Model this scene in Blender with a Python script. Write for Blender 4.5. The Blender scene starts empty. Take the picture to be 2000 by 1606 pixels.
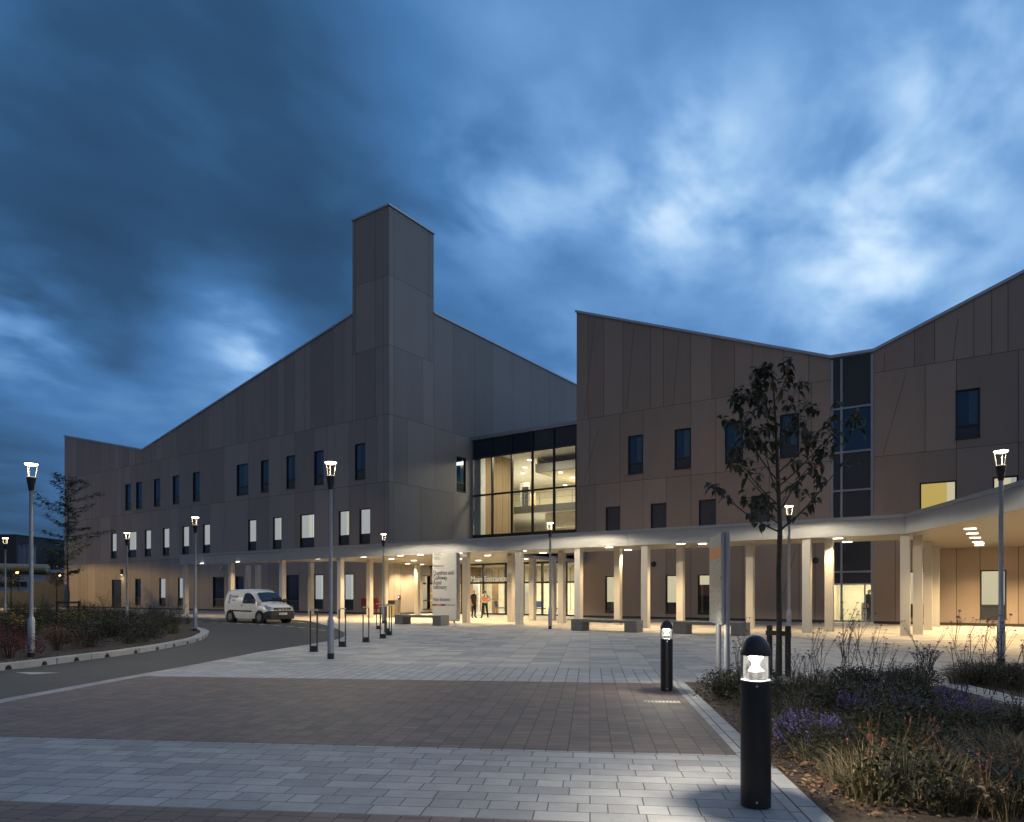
import bpy, math, random
from mathutils import Vector, Matrix

random.seed(7)
R = math.radians
sc = bpy.context.scene
COL = sc.collection

# ------------------------------------------------------------------ camera
F, HOR, EYE = 1362.0, 1160.0, 1.5            # focal length and horizon in photo pixels, eye height
ST, CT = math.sin(R(34.47)), math.cos(R(34.47))
RIGHT, FWD = Vector((CT, ST, 0)), Vector((-ST, CT, 0))
cam_d = bpy.data.cameras.new('camera')
cam = bpy.data.objects.new('camera', cam_d)
COL.objects.link(cam)
cam.location = (0, 0, EYE)
cam.rotation_euler = (R(90), 0, R(34.47))
cam_d.sensor_width = 36
cam_d.lens = 36 * F / 2000
cam_d.shift_y = (HOR - 803) / 2000
cam_d.clip_start = 0.1
cam_d.clip_end = 3000
sc.camera = cam

# ------------------------------------------------------------------ colour management
sc.view_settings.view_transform = 'Standard'
sc.view_settings.look = 'None'
sc.view_settings.exposure = 0.0
sc.view_settings.gamma = 1.0
sc.render.film_transparent = False
try:
    sc.cycles.use_denoising = True
    sc.cycles.max_bounces = 7
    sc.cycles.transparent_max_bounces = 12
    sc.cycles.sample_clamp_indirect = 4.0
    sc.cycles.caustics_reflective = False
    sc.cycles.caustics_refractive = False
except Exception:
    pass

# ------------------------------------------------------------------ rays from the photograph's measurements
def ray(u, v):
    return RIGHT * ((u - 1000) / F) + FWD + Vector((0, 0, (HOR - v) / F))
def G(u, v, z=0.0):                           # the point of a level plane seen at (u, v)
    r = ray(u, v); t = (z - EYE) / r.z
    return Vector((r.x * t, r.y * t, z))
def PY(u, v, Y):                              # the point of a wall parallel to the front
    r = ray(u, v); t = Y / r.y
    return Vector((r.x * t, Y, EYE + r.z * t))
def PX(u, v, X):
    r = ray(u, v); t = X / r.x
    return Vector((X, r.y * t, EYE + r.z * t))
def PD(u, v, t):
    r = ray(u, v)
    return Vector((r.x * t, r.y * t, EYE + r.z * t))
def depth(p):
    return p.x * FWD.x + p.y * FWD.y

# ------------------------------------------------------------------ dusk sky
world = bpy.data.worlds.new('World')
sc.world = world
world.use_nodes = True
nt = world.node_tree
nt.nodes.clear()
def nd(tree, typ, **kw):
    n = tree.nodes.new(typ)
    for k, v in kw.items():
        if k.startswith('i_'):
            n.inputs[k[2:].replace('_', ' ')].default_value = v
        else:
            setattr(n, k, v)
    return n
def mth(tree, op, a, b=None, c=None, clamp=False):
    n = tree.nodes.new('ShaderNodeMath'); n.operation = op; n.use_clamp = clamp
    for i, x in enumerate((a, b, c)):
        if x is None: continue
        if isinstance(x, (int, float)): n.inputs[i].default_value = x
        else: tree.links.new(x, n.inputs[i])
    return n.outputs[0]
def vdot(tree, a, vec):
    n = tree.nodes.new('ShaderNodeVectorMath'); n.operation = 'DOT_PRODUCT'
    tree.links.new(a, n.inputs[0]); n.inputs[1].default_value = vec
    return n.outputs['Value']
def sstep(tree, x, lo, hi):
    n = tree.nodes.new('ShaderNodeMapRange'); n.interpolation_type = 'SMOOTHSTEP'
    tree.links.new(x, n.inputs['Value'])
    n.inputs['From Min'].default_value = lo; n.inputs['From Max'].default_value = hi
    return n.outputs['Result']
def ramp(tree, x, stops):
    n = tree.nodes.new('ShaderNodeValToRGB')
    e = n.color_ramp.elements
    while len(e) < len(stops): e.new(0.5)
    for el, (p, c) in zip(e, stops):
        el.position = p; el.color = (c[0], c[1], c[2], 1)
    tree.links.new(x, n.inputs[0])
    return n.outputs[0]

tc = nt.nodes.new('ShaderNodeTexCoord')
DIR = tc.outputs['Generated']
sep = nt.nodes.new('ShaderNodeSeparateXYZ'); nt.links.new(DIR, sep.inputs[0])
zz = mth(nt, 'ADD', mth(nt, 'MAXIMUM', sep.outputs[2], 0.0), 0.22)
cmb = nt.nodes.new('ShaderNodeCombineXYZ')
nt.links.new(mth(nt, 'DIVIDE', sep.outputs[0], zz), cmb.inputs[0])
nt.links.new(mth(nt, 'DIVIDE', sep.outputs[1], zz), cmb.inputs[1])
mp1 = nd(nt, 'ShaderNodeMapping'); nt.links.new(cmb.outputs[0], mp1.inputs[0])
mp1.inputs['Rotation'].default_value = (0, 0, R(-44)); mp1.inputs['Scale'].default_value = (1.0, 0.74, 1)
mp1.inputs['Location'].default_value = (3.1, 1.7, 0)
def noise(tree, vec, scale, detail, rough, dist=0.0):
    n = tree.nodes.new('ShaderNodeTexNoise'); n.noise_dimensions = '3D'
    tree.links.new(vec, n.inputs['Vector'])
    n.inputs['Scale'].default_value = scale; n.inputs['Detail'].default_value = detail
    n.inputs['Roughness'].default_value = rough; n.inputs['Distortion'].default_value = dist
    return n.outputs['Fac']
n1 = noise(nt, mp1.outputs[0], 2.2, 4, 0.46, 0.15)
n4 = noise(nt, mp1.outputs[0], 13.0, 3, 0.5, 0.2)
n2 = noise(nt, mp1.outputs[0], 6.0, 4, 0.48, 0.2)
n3 = noise(nt, cmb.outputs[0], 0.8, 3, 0.5, 0.3)
# large shape of the cloud cover: dark bank on the left, brighter breaks on the right
side = vdot(nt, DIR, RIGHT)
L = mth(nt, 'MULTIPLY_ADD', sstep(nt, side, -0.62, 0.45), 0.26, 0.29)
def blob(u, v, rad, amp, breakup=0.0):
    global L
    d = ray(u, v).normalized()
    c = vdot(nt, DIR, d)
    a = mth(nt, 'ARCCOSINE', mth(nt, 'MINIMUM', c, 1.0))
    a = mth(nt, 'MULTIPLY_ADD', mth(nt, 'SUBTRACT', n1, 0.5), rad * 1.1, a)
    m = sstep(nt, a, rad, 0.0)
    if breakup:
        m = mth(nt, 'MULTIPLY', m, sstep(nt, n2, 0.5 - breakup, 0.5 + breakup * 0.7))
    L = mth(nt, 'MULTIPLY_ADD', m, amp, L)
blob(500, 695, 0.08, 0.42, 0.3)
blob(430, 610, 0.085, 0.26, 0.3)
blob(470, 660, 0.14, 0.14)
blob(300, 790, 0.26, 0.15)
blob(10, 630, 0.12, 0.28, 0.3)
blob(1340, 395, 0.17, 0.40, 0.25)
blob(1000, 390, 0.14, 0.30, 0.25)
blob(1180, 380, 0.16, 0.12)
blob(1660, 230, 0.20, 0.16, 0.3)
blob(1800, 400, 0.20, 0.26, 0.3)
blob(1620, 500, 0.15, 0.20, 0.3)
blob(1780, 560, 0.22, 0.08)
blob(1900, 90, 0.16, 0.20, 0.3)
blob(960, 90, 0.26, 0.10)
blob(1300, 170, 0.22, 0.05)
blob(200, 320, 0.36, -0.10)
blob(430, 490, 0.24, -0.10)
blob(230, 590, 0.15, -0.10)
blob(620, 540, 0.14, -0.09)
blob(80, 60, 0.34, -0.05)
blob(1040, 560, 0.20, -0.06)
blob(40, 980, 0.16, -0.08)
blob(1460, 60, 0.2, -0.07)
blob(700, 240, 0.24, -0.05)
L = mth(nt, 'MULTIPLY_ADD', sstep(nt, vdot(nt, DIR, Vector((.95, -.2, .25)).normalized()), .25, .95), 0.75, L)
L = mth(nt, 'MULTIPLY_ADD', mth(nt, 'SUBTRACT', n1, 0.5), 0.34, L)
L = mth(nt, 'MULTIPLY_ADD', mth(nt, 'SUBTRACT', n2, 0.5), 0.23, L)
L = mth(nt, 'MULTIPLY_ADD', mth(nt, 'MULTIPLY', mth(nt, 'SUBTRACT', n4, 0.5), sstep(nt, L, 0.30, 0.62)), 0.13, L)
L = mth(nt, 'MULTIPLY_ADD', mth(nt, 'SUBTRACT', n3, 0.5), 0.14, L, clamp=True)
front_col = ramp(nt, L, [(0.0, (0.015, 0.045, 0.100)), (0.20, (0.022, 0.071, 0.160)), (0.42, (0.055, 0.168, 0.385)),
                         (0.62, (0.145, 0.315, 0.610)), (0.80, (0.29, 0.49, 0.77)), (1.0, (0.58, 0.75, 0.95))])
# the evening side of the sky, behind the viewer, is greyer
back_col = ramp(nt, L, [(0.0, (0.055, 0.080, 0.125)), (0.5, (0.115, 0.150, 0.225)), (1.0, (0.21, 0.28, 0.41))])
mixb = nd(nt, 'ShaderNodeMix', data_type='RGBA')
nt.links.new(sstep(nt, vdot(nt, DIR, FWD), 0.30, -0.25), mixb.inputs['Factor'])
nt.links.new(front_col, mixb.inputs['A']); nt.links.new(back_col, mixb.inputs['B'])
sky = nd(nt, 'ShaderNodeTexSky', sky_type='NISHITA')
sky.sun_disc = False
sky.sun_elevation = R(1.0); sky.sun_rotation = R(200); sky.altitude = 50
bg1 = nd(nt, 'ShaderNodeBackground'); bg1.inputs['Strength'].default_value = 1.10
bg2 = nd(nt, 'ShaderNodeBackground'); bg2.inputs['Strength'].default_value = 0.012
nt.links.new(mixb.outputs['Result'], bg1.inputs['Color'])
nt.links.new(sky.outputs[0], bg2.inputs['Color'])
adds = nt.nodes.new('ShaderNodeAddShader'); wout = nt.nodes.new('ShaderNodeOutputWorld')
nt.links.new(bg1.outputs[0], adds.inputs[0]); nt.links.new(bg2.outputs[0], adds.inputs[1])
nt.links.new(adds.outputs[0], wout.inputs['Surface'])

# ------------------------------------------------------------------ materials
MATS = {}
def new_mat(name):
    m = bpy.data.materials.new(name); m.use_nodes = True
    MATS[name] = m
    t = m.node_tree
    return m, t, t.nodes['Principled BSDF']
def mat(name, col, rough=0.6, metal=0.0, var=0.12, scale=3.0, bump=0.0, bscale=40.0, spec=0.5, stretch=(1, 1, 1)):
    m, t, b = new_mat(name)
    tcn = t.nodes.new('ShaderNodeTexCoord')
    mp = t.nodes.new('ShaderNodeMapping'); mp.inputs['Scale'].default_value = stretch
    t.links.new(tcn.outputs['Object'], mp.inputs[0])
    n = noise(t, mp.outputs[0], scale, 5, 0.6)
    c = ramp(t, n, [(0.25, [x * (1 - var) for x in col]), (0.75, [min(1, x * (1 + var)) for x in col])])
    t.links.new(c, b.inputs['Base Color'])
    b.inputs['Roughness'].default_value = rough; b.inputs['Metallic'].default_value = metal
    b.inputs['Specular IOR Level'].default_value = spec
    if bump:
        bn = t.nodes.new('ShaderNodeBump'); bn.inputs['Strength'].default_value = bump; bn.inputs['Distance'].default_value = 0.01
        t.links.new(noise(t, tcn.outputs['Object'], bscale, 4, 0.6), bn.inputs['Height'])
        t.links.new(bn.outputs[0], b.inputs['Normal'])
    return m
def emis(name, col, strength):
    m, t, b = new_mat(name)
    b.inputs['Base Color'].default_value = (*[min(1, c) * .06 for c in col], 1)
    b.inputs['Specular IOR Level'].default_value = 0.1
    b.inputs['Emission Color'].default_value = (*col, 1); b.inputs['Emission Strength'].default_value = strength
    b.inputs['Roughness'].default_value = 0.7
    return m
def glass(name, tint=(1, 1, 1), refl=0.12):
    m, t, b = new_mat(name)
    t.nodes.remove(b)
    tr = nd(t, 'ShaderNodeBsdfTransparent'); tr.inputs[0].default_value = (*tint, 1)
    gl = nd(t, 'ShaderNodeBsdfGlossy'); gl.inputs['Roughness'].default_value = 0.02
    fr = nd(t, 'ShaderNodeFresnel'); fr.inputs[0].default_value = 1.5
    mx = t.nodes.new('ShaderNodeMixShader')
    f = mth(t, 'MULTIPLY_ADD', fr.outputs[0], 0.8, refl * 0.5, clamp=True)
    t.links.new(f, mx.inputs[0]); t.links.new(tr.outputs[0], mx.inputs[1]); t.links.new(gl.outputs[0], mx.inputs[2])
    t.links.new(mx.outputs[0], t.nodes['Material Output'].inputs[0])
    return m
def clad(name, col):                           # fibre cement cladding, each panel a shade of its own
    m, t, b = new_mat(name)
    tcn = t.nodes.new('ShaderNodeTexCoord')
    at = t.nodes.new('ShaderNodeAttribute'); at.attribute_name = 'panel_shade'
    mp = t.nodes.new('ShaderNodeMapping'); mp.inputs['Scale'].default_value = (1, 1, 0.22)
    t.links.new(tcn.outputs['Object'], mp.inputs[0])
    st = noise(t, mp.outputs[0], 1.6, 5, 0.62)
    fine = noise(t, tcn.outputs['Object'], 9.0, 3, 0.6)
    k = mth(t, 'MULTIPLY_ADD', at.outputs['Fac'], 0.26, 0.75)
    k = mth(t, 'MULTIPLY_ADD', st, 0.20, k); k = mth(t, 'MULTIPLY_ADD', fine, 0.06, k)
    vm = t.nodes.new('ShaderNodeVectorMath'); vm.operation = 'SCALE'
    vm.inputs[0].default_value = col; t.links.new(k, vm.inputs['Scale'])
    t.links.new(vm.outputs[0], b.inputs['Base Color'])
    b.inputs['Roughness'].default_value = 0.55; b.inputs['Specular IOR Level'].default_value = 0.35
    return m
def paving(name, c1, c2, mortar, bw, rh, rot, off=0.5, ofreq=2, sq=1.0, sqf=2, ms=0.012, grain=0.25, gscale=120, rough=0.75, bump=0.35):
    m, t, b = new_mat(name)
    tcn = t.nodes.new('ShaderNodeTexCoord')
    mp = t.nodes.new('ShaderNodeMapping'); mp.inputs['Rotation'].default_value = (0, 0, rot)
    t.links.new(tcn.outputs['Object'], mp.inputs[0])
    br = t.nodes.new('ShaderNodeTexBrick')
    br.offset = off; br.offset_frequency = ofreq; br.squash = sq; br.squash_frequency = sqf
    t.links.new(mp.outputs[0], br.inputs['Vector'])
    br.inputs['Color1'].default_value = (*c1, 1); br.inputs['Color2'].default_value = (*c2, 1)
    br.inputs['Mortar'].default_value = (*mortar, 1)
    br.inputs['Scale'].default_value = 1.0; br.inputs['Mortar Size'].default_value = ms
    br.inputs['Mortar Smooth'].default_value = 0.3; br.inputs['Bias'].default_value = 0.0
    br.inputs['Brick Width'].default_value = bw; br.inputs['Row Height'].default_value = rh
    g = noise(t, tcn.outputs['Object'], gscale, 3, 0.7)
    big = noise(t, tcn.outputs['Object'], 0.55, 5, 0.65)
    stain = noise(t, tcn.outputs['Object'], 3.1, 5, 0.7)
    k = mth(t, 'MULTIPLY_ADD', g, grain * 2, 1 - grain)
    k = mth(t, 'MULTIPLY', k, mth(t, 'MULTIPLY_ADD', big, 0.5, 0.75))
    k = mth(t, 'MULTIPLY', k, mth(t, 'MULTIPLY_ADD', stain, 0.7, 0.65))
    vm = t.nodes.new('ShaderNodeVectorMath'); vm.operation = 'SCALE'
    t.links.new(br.outputs['Color'], vm.inputs[0]); t.links.new(k, vm.inputs['Scale'])
    t.links.new(vm.outputs[0], b.inputs['Base Color'])
    b.inputs['Roughness'].default_value = rough
    bn = t.nodes.new('ShaderNodeBump'); bn.inputs['Strength'].default_value = bump; bn.inputs['Distance'].default_value = 0.008
    h = mth(t, 'SUBTRACT', mth(t, 'MULTIPLY', g, 0.25), br.outputs['Fac'])
    t.links.new(h, bn.inputs['Height']); t.links.new(bn.outputs[0], b.inputs['Normal'])
    return m

PAV = 28.1                                     # the paving grid is turned this far from the front
WARM = (1.0, 0.69, 0.35)
M_CL = clad('cladding_grey_brown', (0.278, 0.250, 0.236))
M_CR = clad('cladding_brown', (0.300, 0.244, 0.206))
M_JOINT = mat('panel_joint', (0.042, 0.039, 0.036), 0.8)
M_CAP = mat('roof_edge_metal', (0.42, 0.45, 0.50), 0.35, 0.6, 0.05)
M_ROOF = mat('roof_sheet', (0.20, 0.21, 0.22), 0.5, 0.3)
M_FRAME = mat('window_frame_grey', (0.018, 0.020, 0.024), 0.4, 0.0, 0.05)
M_MUL = mat('stair_glazing_frame', (0.32, 0.35, 0.40), 0.35, 0.5, 0.05)
M_DGLASS, _t, _b = new_mat('dark_glass')
_b.inputs['Base Color'].default_value = (0.006, 0.034, 0.085, 1); _b.inputs['Roughness'].default_value = 0.03
_b.inputs['Specular Tint'].default_value = (.45, .75, 1, 1); _b.inputs['IOR'].default_value = 1.6; _b.inputs['Specular IOR Level'].default_value = 0.6
M_SPAN = mat('spandrel_glass', (0.024, 0.032, 0.042), 0.2, 0.0, 0.06)
M_SPANB = mat('link_spandrel', (0.012, 0.024, 0.040), 0.10, 0, 0.2, .3)
M_DGLASS2 = mat('blind_behind_glass', (0.030, 0.085, 0.150), 0.12, 0, .1)
M_GLASST = glass('tinted_glass', (0.42, 0.42, 0.40), 0.10)
M_GLASS = glass('clear_glass', (0.93, 0.95, 0.95), 0.10)
M_WROOM = emis('lit_room_white', (0.93, 0.95, 1.0), 0.80)
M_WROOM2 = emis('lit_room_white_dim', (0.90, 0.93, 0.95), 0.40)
M_CEILW = emis('lit_room_ceiling', (0.95, 0.98, 1.0), 0.80)
M_YROOM = emis('lit_room_yellow', (0.86, 0.62, 0.16), 0.62)
M_CROOM = emis('lit_room_cream', (0.86, 0.76, 0.50), 0.72)
M_GROOM = emis('curtain_pale_green', (0.80, 0.82, 0.62), 0.66)
M_LAMPW = emis('lamp_white', (1.0, 0.86, 0.60), 14.0)
M_DOWN = emis('downlight_glow', (1.0, 0.90, 0.70), 9.0)
M_CANOPY = mat('canopy_pale_metal', (0.38, 0.385, 0.38), 0.38, 0.0, 0.04)
M_COLUMN = mat('column_pale_metal', (0.50, 0.48, 0.44), 0.40, 0.0, 0.04)
M_WALLIN = mat('plaster_cream', (0.66, 0.60, 0.44), 0.8)
M_WALLWH = mat('plaster_white', (0.74, 0.73, 0.68), 0.8)
M_TIMBER = mat('timber_lining', (0.30, 0.20, 0.10), 0.6, 0, 0.2, 2.0, stretch=(4, 4, .3))
M_GREYIN = mat('balcony_grey', (0.16, 0.15, 0.13), 0.6)
M_FLOOR = mat('lobby_floor', (0.42, 0.38, 0.32), 0.3)
M_BLACK = mat('black_paint', (0.012, 0.012, 0.013), 0.45, 0, 0.1)
M_STEEL = mat('galvanised_steel', (0.33, 0.36, 0.40), 0.38, 0.65, 0.12, 6)
M_STEELB = mat('brushed_steel', (0.55, 0.53, 0.49), 0.3, 0.8, 0.1, 6)
M_POST = mat('sign_post_grey', (0.26, 0.275, 0.30), 0.45, 0.1, 0.08, 5)
M_BENCH = mat('bench_concrete', (0.19, 0.185, 0.17), 0.7, 0, 0.1, 5, 0.2)
M_SIGN = mat('sign_white', (0.62, 0.60, 0.56), 0.35, 0, 0.03)
M_TEXT = mat('letter_dark_grey', (0.014, 0.013, 0.015), 0.6)
M_TEXTL = mat('letter_mid_grey', (0.10, 0.09, 0.09), 0.6)
M_TEXTW = emis('letter_cream', (0.85, 0.76, 0.55), 0.55)
M_ORANGE = mat('stripe_orange', (0.62, 0.19, 0.035), 0.5)
M_PURPLE = mat('stripe_purple', (0.065, 0.045, 0.17), 0.5)
M_BEIGE = mat('stripe_beige', (0.38, 0.33, 0.20), 0.5)
M_RED = mat('cabinet_red', (0.17, 0.016, 0.016), 0.45)
M_VAN = mat('van_white', (0.68, 0.68, 0.66), 0.22, 0, 0.04, 2)
M_VANB = mat('bumper_black', (0.022, 0.022, 0.025), 0.55)
M_VGLASS, _t, _b = new_mat('van_glass')
_b.inputs['Base Color'].default_value = (0.012, 0.018, 0.026, 1); _b.inputs['Roughness'].default_value = 0.03; _b.inputs['IOR'].default_value = 1.6
M_TYRE = mat('tyre_rubber', (0.014, 0.014, 0.014), 0.8)
M_RIM = mat('wheel_trim', (0.34, 0.34, 0.35), 0.35, 0.6)
M_CHROME = mat('chrome', (0.75, 0.76, 0.78), 0.12, 1.0, 0.02)
M_HLAMP = mat('headlight_glass', (0.45, 0.50, 0.62), 0.12, 0.5, 0.3, 20)
M_BLUE = mat('logo_blue', (0.03, 0.06, 0.36), 0.4)
M_PLATE = mat('plate_white', (0.68, 0.68, 0.64), 0.5)
M_SKIN = mat('skin', (0.50, 0.29, 0.20), 0.55)
M_HAIR = mat('hair_brown', (0.06, 0.032, 0.02), 0.6)
M_DARKC = mat('dark_cloth', (0.018, 0.019, 0.022), 0.85)
M_TROUS = mat('trousers_black', (0.012, 0.012, 0.014), 0.85)
M_HIVIS = mat('hi_vis_orange', (0.80, 0.30, 0.06), 0.7)
M_REFL = mat('reflective_strip', (0.62, 0.63, 0.62), 0.5)
M_SHIRT = mat('shirt_pale_blue', (0.40, 0.46, 0.60), 0.8)
M_CHAIR = mat('chair_blue', (0.03, 0.07, 0.17), 0.7)
M_BARK = mat('bark', (0.055, 0.046, 0.034), 0.9, 0, 0.35, 14, 0.6, 60)
M_STAKE = mat('stake_timber', (0.035, 0.030, 0.024), 0.9, 0, 0.3, 8, 0.4, 50)
M_ASPH = paving('asphalt', (0.060, 0.059, 0.056), (0.056, 0.056, 0.055), (0.052, 0.052, 0.052), 60, 60, 0.3, ms=.01, grain=.30, gscale=90, rough=.8, bump=.5)
M_GROUND = mat('rough_ground', (0.035, 0.040, 0.022), 0.95, 0, 0.3, 2)
M_MULCH = mat('bark_mulch', (0.060, 0.040, 0.025), 0.95, 0, 0.55, 26, 1.0, 60)
M_KERB = paving('kerb_pale', (0.44, 0.43, 0.41), (0.36, 0.36, 0.35), (0.12, 0.12, 0.12), 0.9, 4.0, 0, grain=.15)
M_LINE = mat('road_paint', (0.42, 0.42, 0.40), 0.7, 0, 0.3, 25)
M_SLAB = paving('stone_slabs', (0.47, 0.45, 0.41), (0.29, 0.29, 0.295), (0.15, 0.145, 0.135), 0.52, 0.64, R(90 - PAV), 0.37, 2, 0.7, 3, ms=.006, grain=.10, gscale=60)
M_BLKL = paving('granite_blocks_pale', (0.37, 0.37, 0.37), (0.25, 0.255, 0.265), (0.10, 0.095, 0.085), 0.38, 0.2, R(-PAV), 0.41, 2, 0.55, 3, ms=.0055, grain=.34, gscale=170, bump=.6)
M_BLKS = paving('granite_setts_pale', (0.40, 0.41, 0.42), (0.32, 0.33, 0.34), (0.10, 0.10, 0.10), 0.21, 0.21, R(90 - PAV), 0.0, 2, ms=.009, grain=.2, gscale=120)
M_BLKD = paving('granite_blocks_dark', (0.175, 0.130, 0.116), (0.110, 0.088, 0.086), (0.030, 0.028, 0.026), 0.17, 0.21, R(90 - PAV), 0.42, 2, 0.6, 3, ms=.005, grain=.22, gscale=130)
M_EDGE = paving('edging_stone', (0.36, 0.36, 0.35), (0.29, 0.30, 0.31), (0.06, 0.06, 0.06), 0.45, 0.24, R(90 - PAV), 0.3, 2, ms=.009, grain=.24, gscale=150)
def leafm(name, col, var=0.45, rough=0.55):
    return mat(name, col, rough, 0, var, 7.0, spec=0.3)
M_LEAF = leafm('tree_leaf', (0.050, 0.056, 0.030))
M_LEAF2 = leafm('tree_leaf_fine', (0.060, 0.075, 0.040))
M_LEAFA = leafm('tree_leaf_autumn', (0.16, 0.085, 0.030))
M_GRASS = leafm('grass_blade', (0.060, 0.060, 0.026))
M_DRY = leafm('dry_blade', (0.22, 0.165, 0.095))
M_LIME = leafm('fresh_grass', (0.095, 0.115, 0.028))
M_GREY = leafm('grey_green_leaf', (0.054, 0.050, 0.036))
M_GREEN = leafm('low_leaf', (0.034, 0.035, 0.014))
M_STEM = leafm('plant_stem', (0.040, 0.036, 0.022))
M_PURP = leafm('purple_flower', (0.055, 0.030, 0.13), 0.3)
M_PURP2 = leafm('lavender_flower', (0.16, 0.12, 0.36), 0.3)
M_YEL = leafm('yellow_flower', (0.80, 0.50, 0.04), 0.3)
M_CRIM = leafm('crimson_foliage', (0.125, 0.020, 0.024), 0.5)
M_PINK = leafm('pink_spike', (0.30, 0.12, 0.085), 0.3)
M_DEAD = leafm('fallen_leaf', (0.20, 0.105, 0.045), 0.5)

# ------------------------------------------------------------------ mesh building
class MB:
    def __init__(s): s.v = []; s.f = []; s.m = []; s.att = []
    def face(s, pts, m=0, a=0.5):
        i = len(s.v); s.v += [tuple(p) for p in pts]
        s.f.append(tuple(range(i, i + len(pts)))); s.m.append(m); s.att.append(a)
    def idx(s, pts, faces, m=0):
        i = len(s.v); s.v += [tuple(p) for p in pts]
        for f in faces:
            s.f.append(tuple(i + k for k in f)); s.m.append(m); s.att.append(.5)
    def box(s, a, b, m=0):
        x0, y0, z0 = a; x1, y1, z1 = b
        s.idx([(x0, y0, z0), (x1, y0, z0), (x1, y1, z0), (x0, y1, z0), (x0, y0, z1), (x1, y0, z1), (x1, y1, z1), (x0, y1, z1)],
              [(0, 3, 2, 1), (4, 5, 6, 7), (0, 1, 5, 4), (1, 2, 6, 5), (2, 3, 7, 6), (3, 0, 4, 7)], m)
    def obox(s, c, ax, ay, h, m=0):           # oriented box: base centre, two half axes, height
        c = Vector(c); ax = Vector(ax); ay = Vector(ay); up = Vector((0, 0, h))
        b = [c - ax - ay, c + ax - ay, c + ax + ay, c - ax + ay]
        s.idx(b + [p + up for p in b], [(0, 3, 2, 1), (4, 5, 6, 7), (0, 1, 5, 4), (1, 2, 6, 5), (2, 3, 7, 6), (3, 0, 4, 7)], m)
    def prism(s, poly, z0, z1, m=0, mt=None):
        n = len(poly)
        ar = sum(poly[i][0] * poly[(i + 1) % n][1] - poly[(i + 1) % n][0] * poly[i][1] for i in range(n))
        if ar < 0: poly = poly[::-1]
        s.idx([(p[0], p[1], z1) for p in poly], [tuple(range(n))], m if mt is None else mt)
        s.idx([(p[0], p[1], z0) for p in poly], [tuple(range(n))[::-1]], m)
        for i in range(n):
            p, q = poly[i], poly[(i + 1) % n]
            s.face([(p[0], p[1], z0), (q[0], q[1], z0), (q[0], q[1], z1), (p[0], p[1], z1)], m)
    def tube(s, path, rad, n=8, m=0, caps=True):
        path = [Vector(p) for p in path]
        if isinstance(rad, (int, float)): rad = [rad] * len(path)
        rings = []; nx = None
        for k, p in enumerate(path):
            d = (path[min(k + 1, len(path) - 1)] - path[max(k - 1, 0)]).normalized()
            if nx is None:
                nx = d.cross(Vector((0, 0, 1)) if abs(d.z) < .9 else Vector((1, 0, 0))).normalized()
            nx = (nx - d * nx.dot(d)).normalized(); ny = d.cross(nx)
            rings.append([p + (nx * math.cos(a) + ny * math.sin(a)) * rad[k] for a in [2 * math.pi * j / n for j in range(n)]])
        pts = [q for r in rings for q in r]; fs = []
        for k in range(len(path) - 1):
            for j in range(n):
                j2 = (j + 1) % n
                fs.append((k * n + j, k * n + j2, (k + 1) * n + j2, (k + 1) * n + j))
        if caps:
            fs.append(tuple(range(n))[::-1]); fs.append(tuple((len(path) - 1) * n + j for j in range(n)))
        s.idx(pts, fs, m)
    def lathe(s, prof, n=24, c=(0, 0, 0), m=0):
        pts = []; fs = []
        for r, z in prof:
            for j in range(n):
                a = 2 * math.pi * j / n
                pts.append((c[0] + r * math.cos(a), c[1] + r * math.sin(a), c[2] + z))
        for k in range(len(prof) - 1):
            for j in range(n):
                j2 = (j + 1) % n
                fs.append((k * n + j, k * n + j2, (k + 1) * n + j2, (k + 1) * n + j))
        s.idx(pts, fs, m)
    def build(s, name, mats, parent=None, smooth=False, bevel=0.0):
        me = bpy.data.meshes.new(name)
        me.from_pydata(s.v, [], s.f)
        mats = mats if isinstance(mats, (list, tuple)) else [mats]
        for x in mats: me.materials.append(x)
        if len(mats) > 1: me.polygons.foreach_set('material_index', s.m)
        if smooth: me.polygons.foreach_set('use_smooth', [True] * len(me.polygons))
        if any(a != .5 for a in s.att):
            at = me.attributes.new('panel_shade', 'FLOAT', 'FACE'); at.data.foreach_set('value', s.att)
        me.update()
        o = bpy.data.objects.new(name, me); COL.objects.link(o)
        if parent is not None: o.parent = parent
        if bevel:
            md = o.modifiers.new('edge', 'BEVEL'); md.width = bevel; md.segments = 2; md.limit_method = 'ANGLE'
        if smooth:
            try: me.set_sharp_from_angle(angle=R(40))
            except Exception: pass
        return o
def tag(o, label=None, cat=None, group=None, kind=None):
    if label: o['label'] = label
    if cat: o['category'] = cat
    if group: o['group'] = group
    if kind: o['kind'] = kind
    return o
def thing(name, label, cat, loc=(0, 0, 0), rz=0.0, group=None):
    o = bpy.data.objects.new(name, None); COL.objects.link(o)
    o.location = loc; o.rotation_euler = (0, 0, rz); o.empty_display_size = 0.3
    return tag(o, label, cat, group)
def dup(root, loc, rz=0.0, label=None, scale=None):
    def cp(o, parent):
        c = o.copy(); COL.objects.link(c)
        if parent is not None: c.parent = parent
        for ch in kids.get(o, []): cp(ch, c)
        return c
    kids = {}
    def walk(o):
        kids[o] = list(o.children)
        for ch in kids[o]: walk(ch)
    walk(root)
    r = cp(root, None); r.location = loc; r.rotation_euler = (0, 0, rz)
    if scale: r.scale = scale if isinstance(scale, (tuple, list)) else (scale,) * 3
    if label: r['label'] = label
    return r
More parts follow.
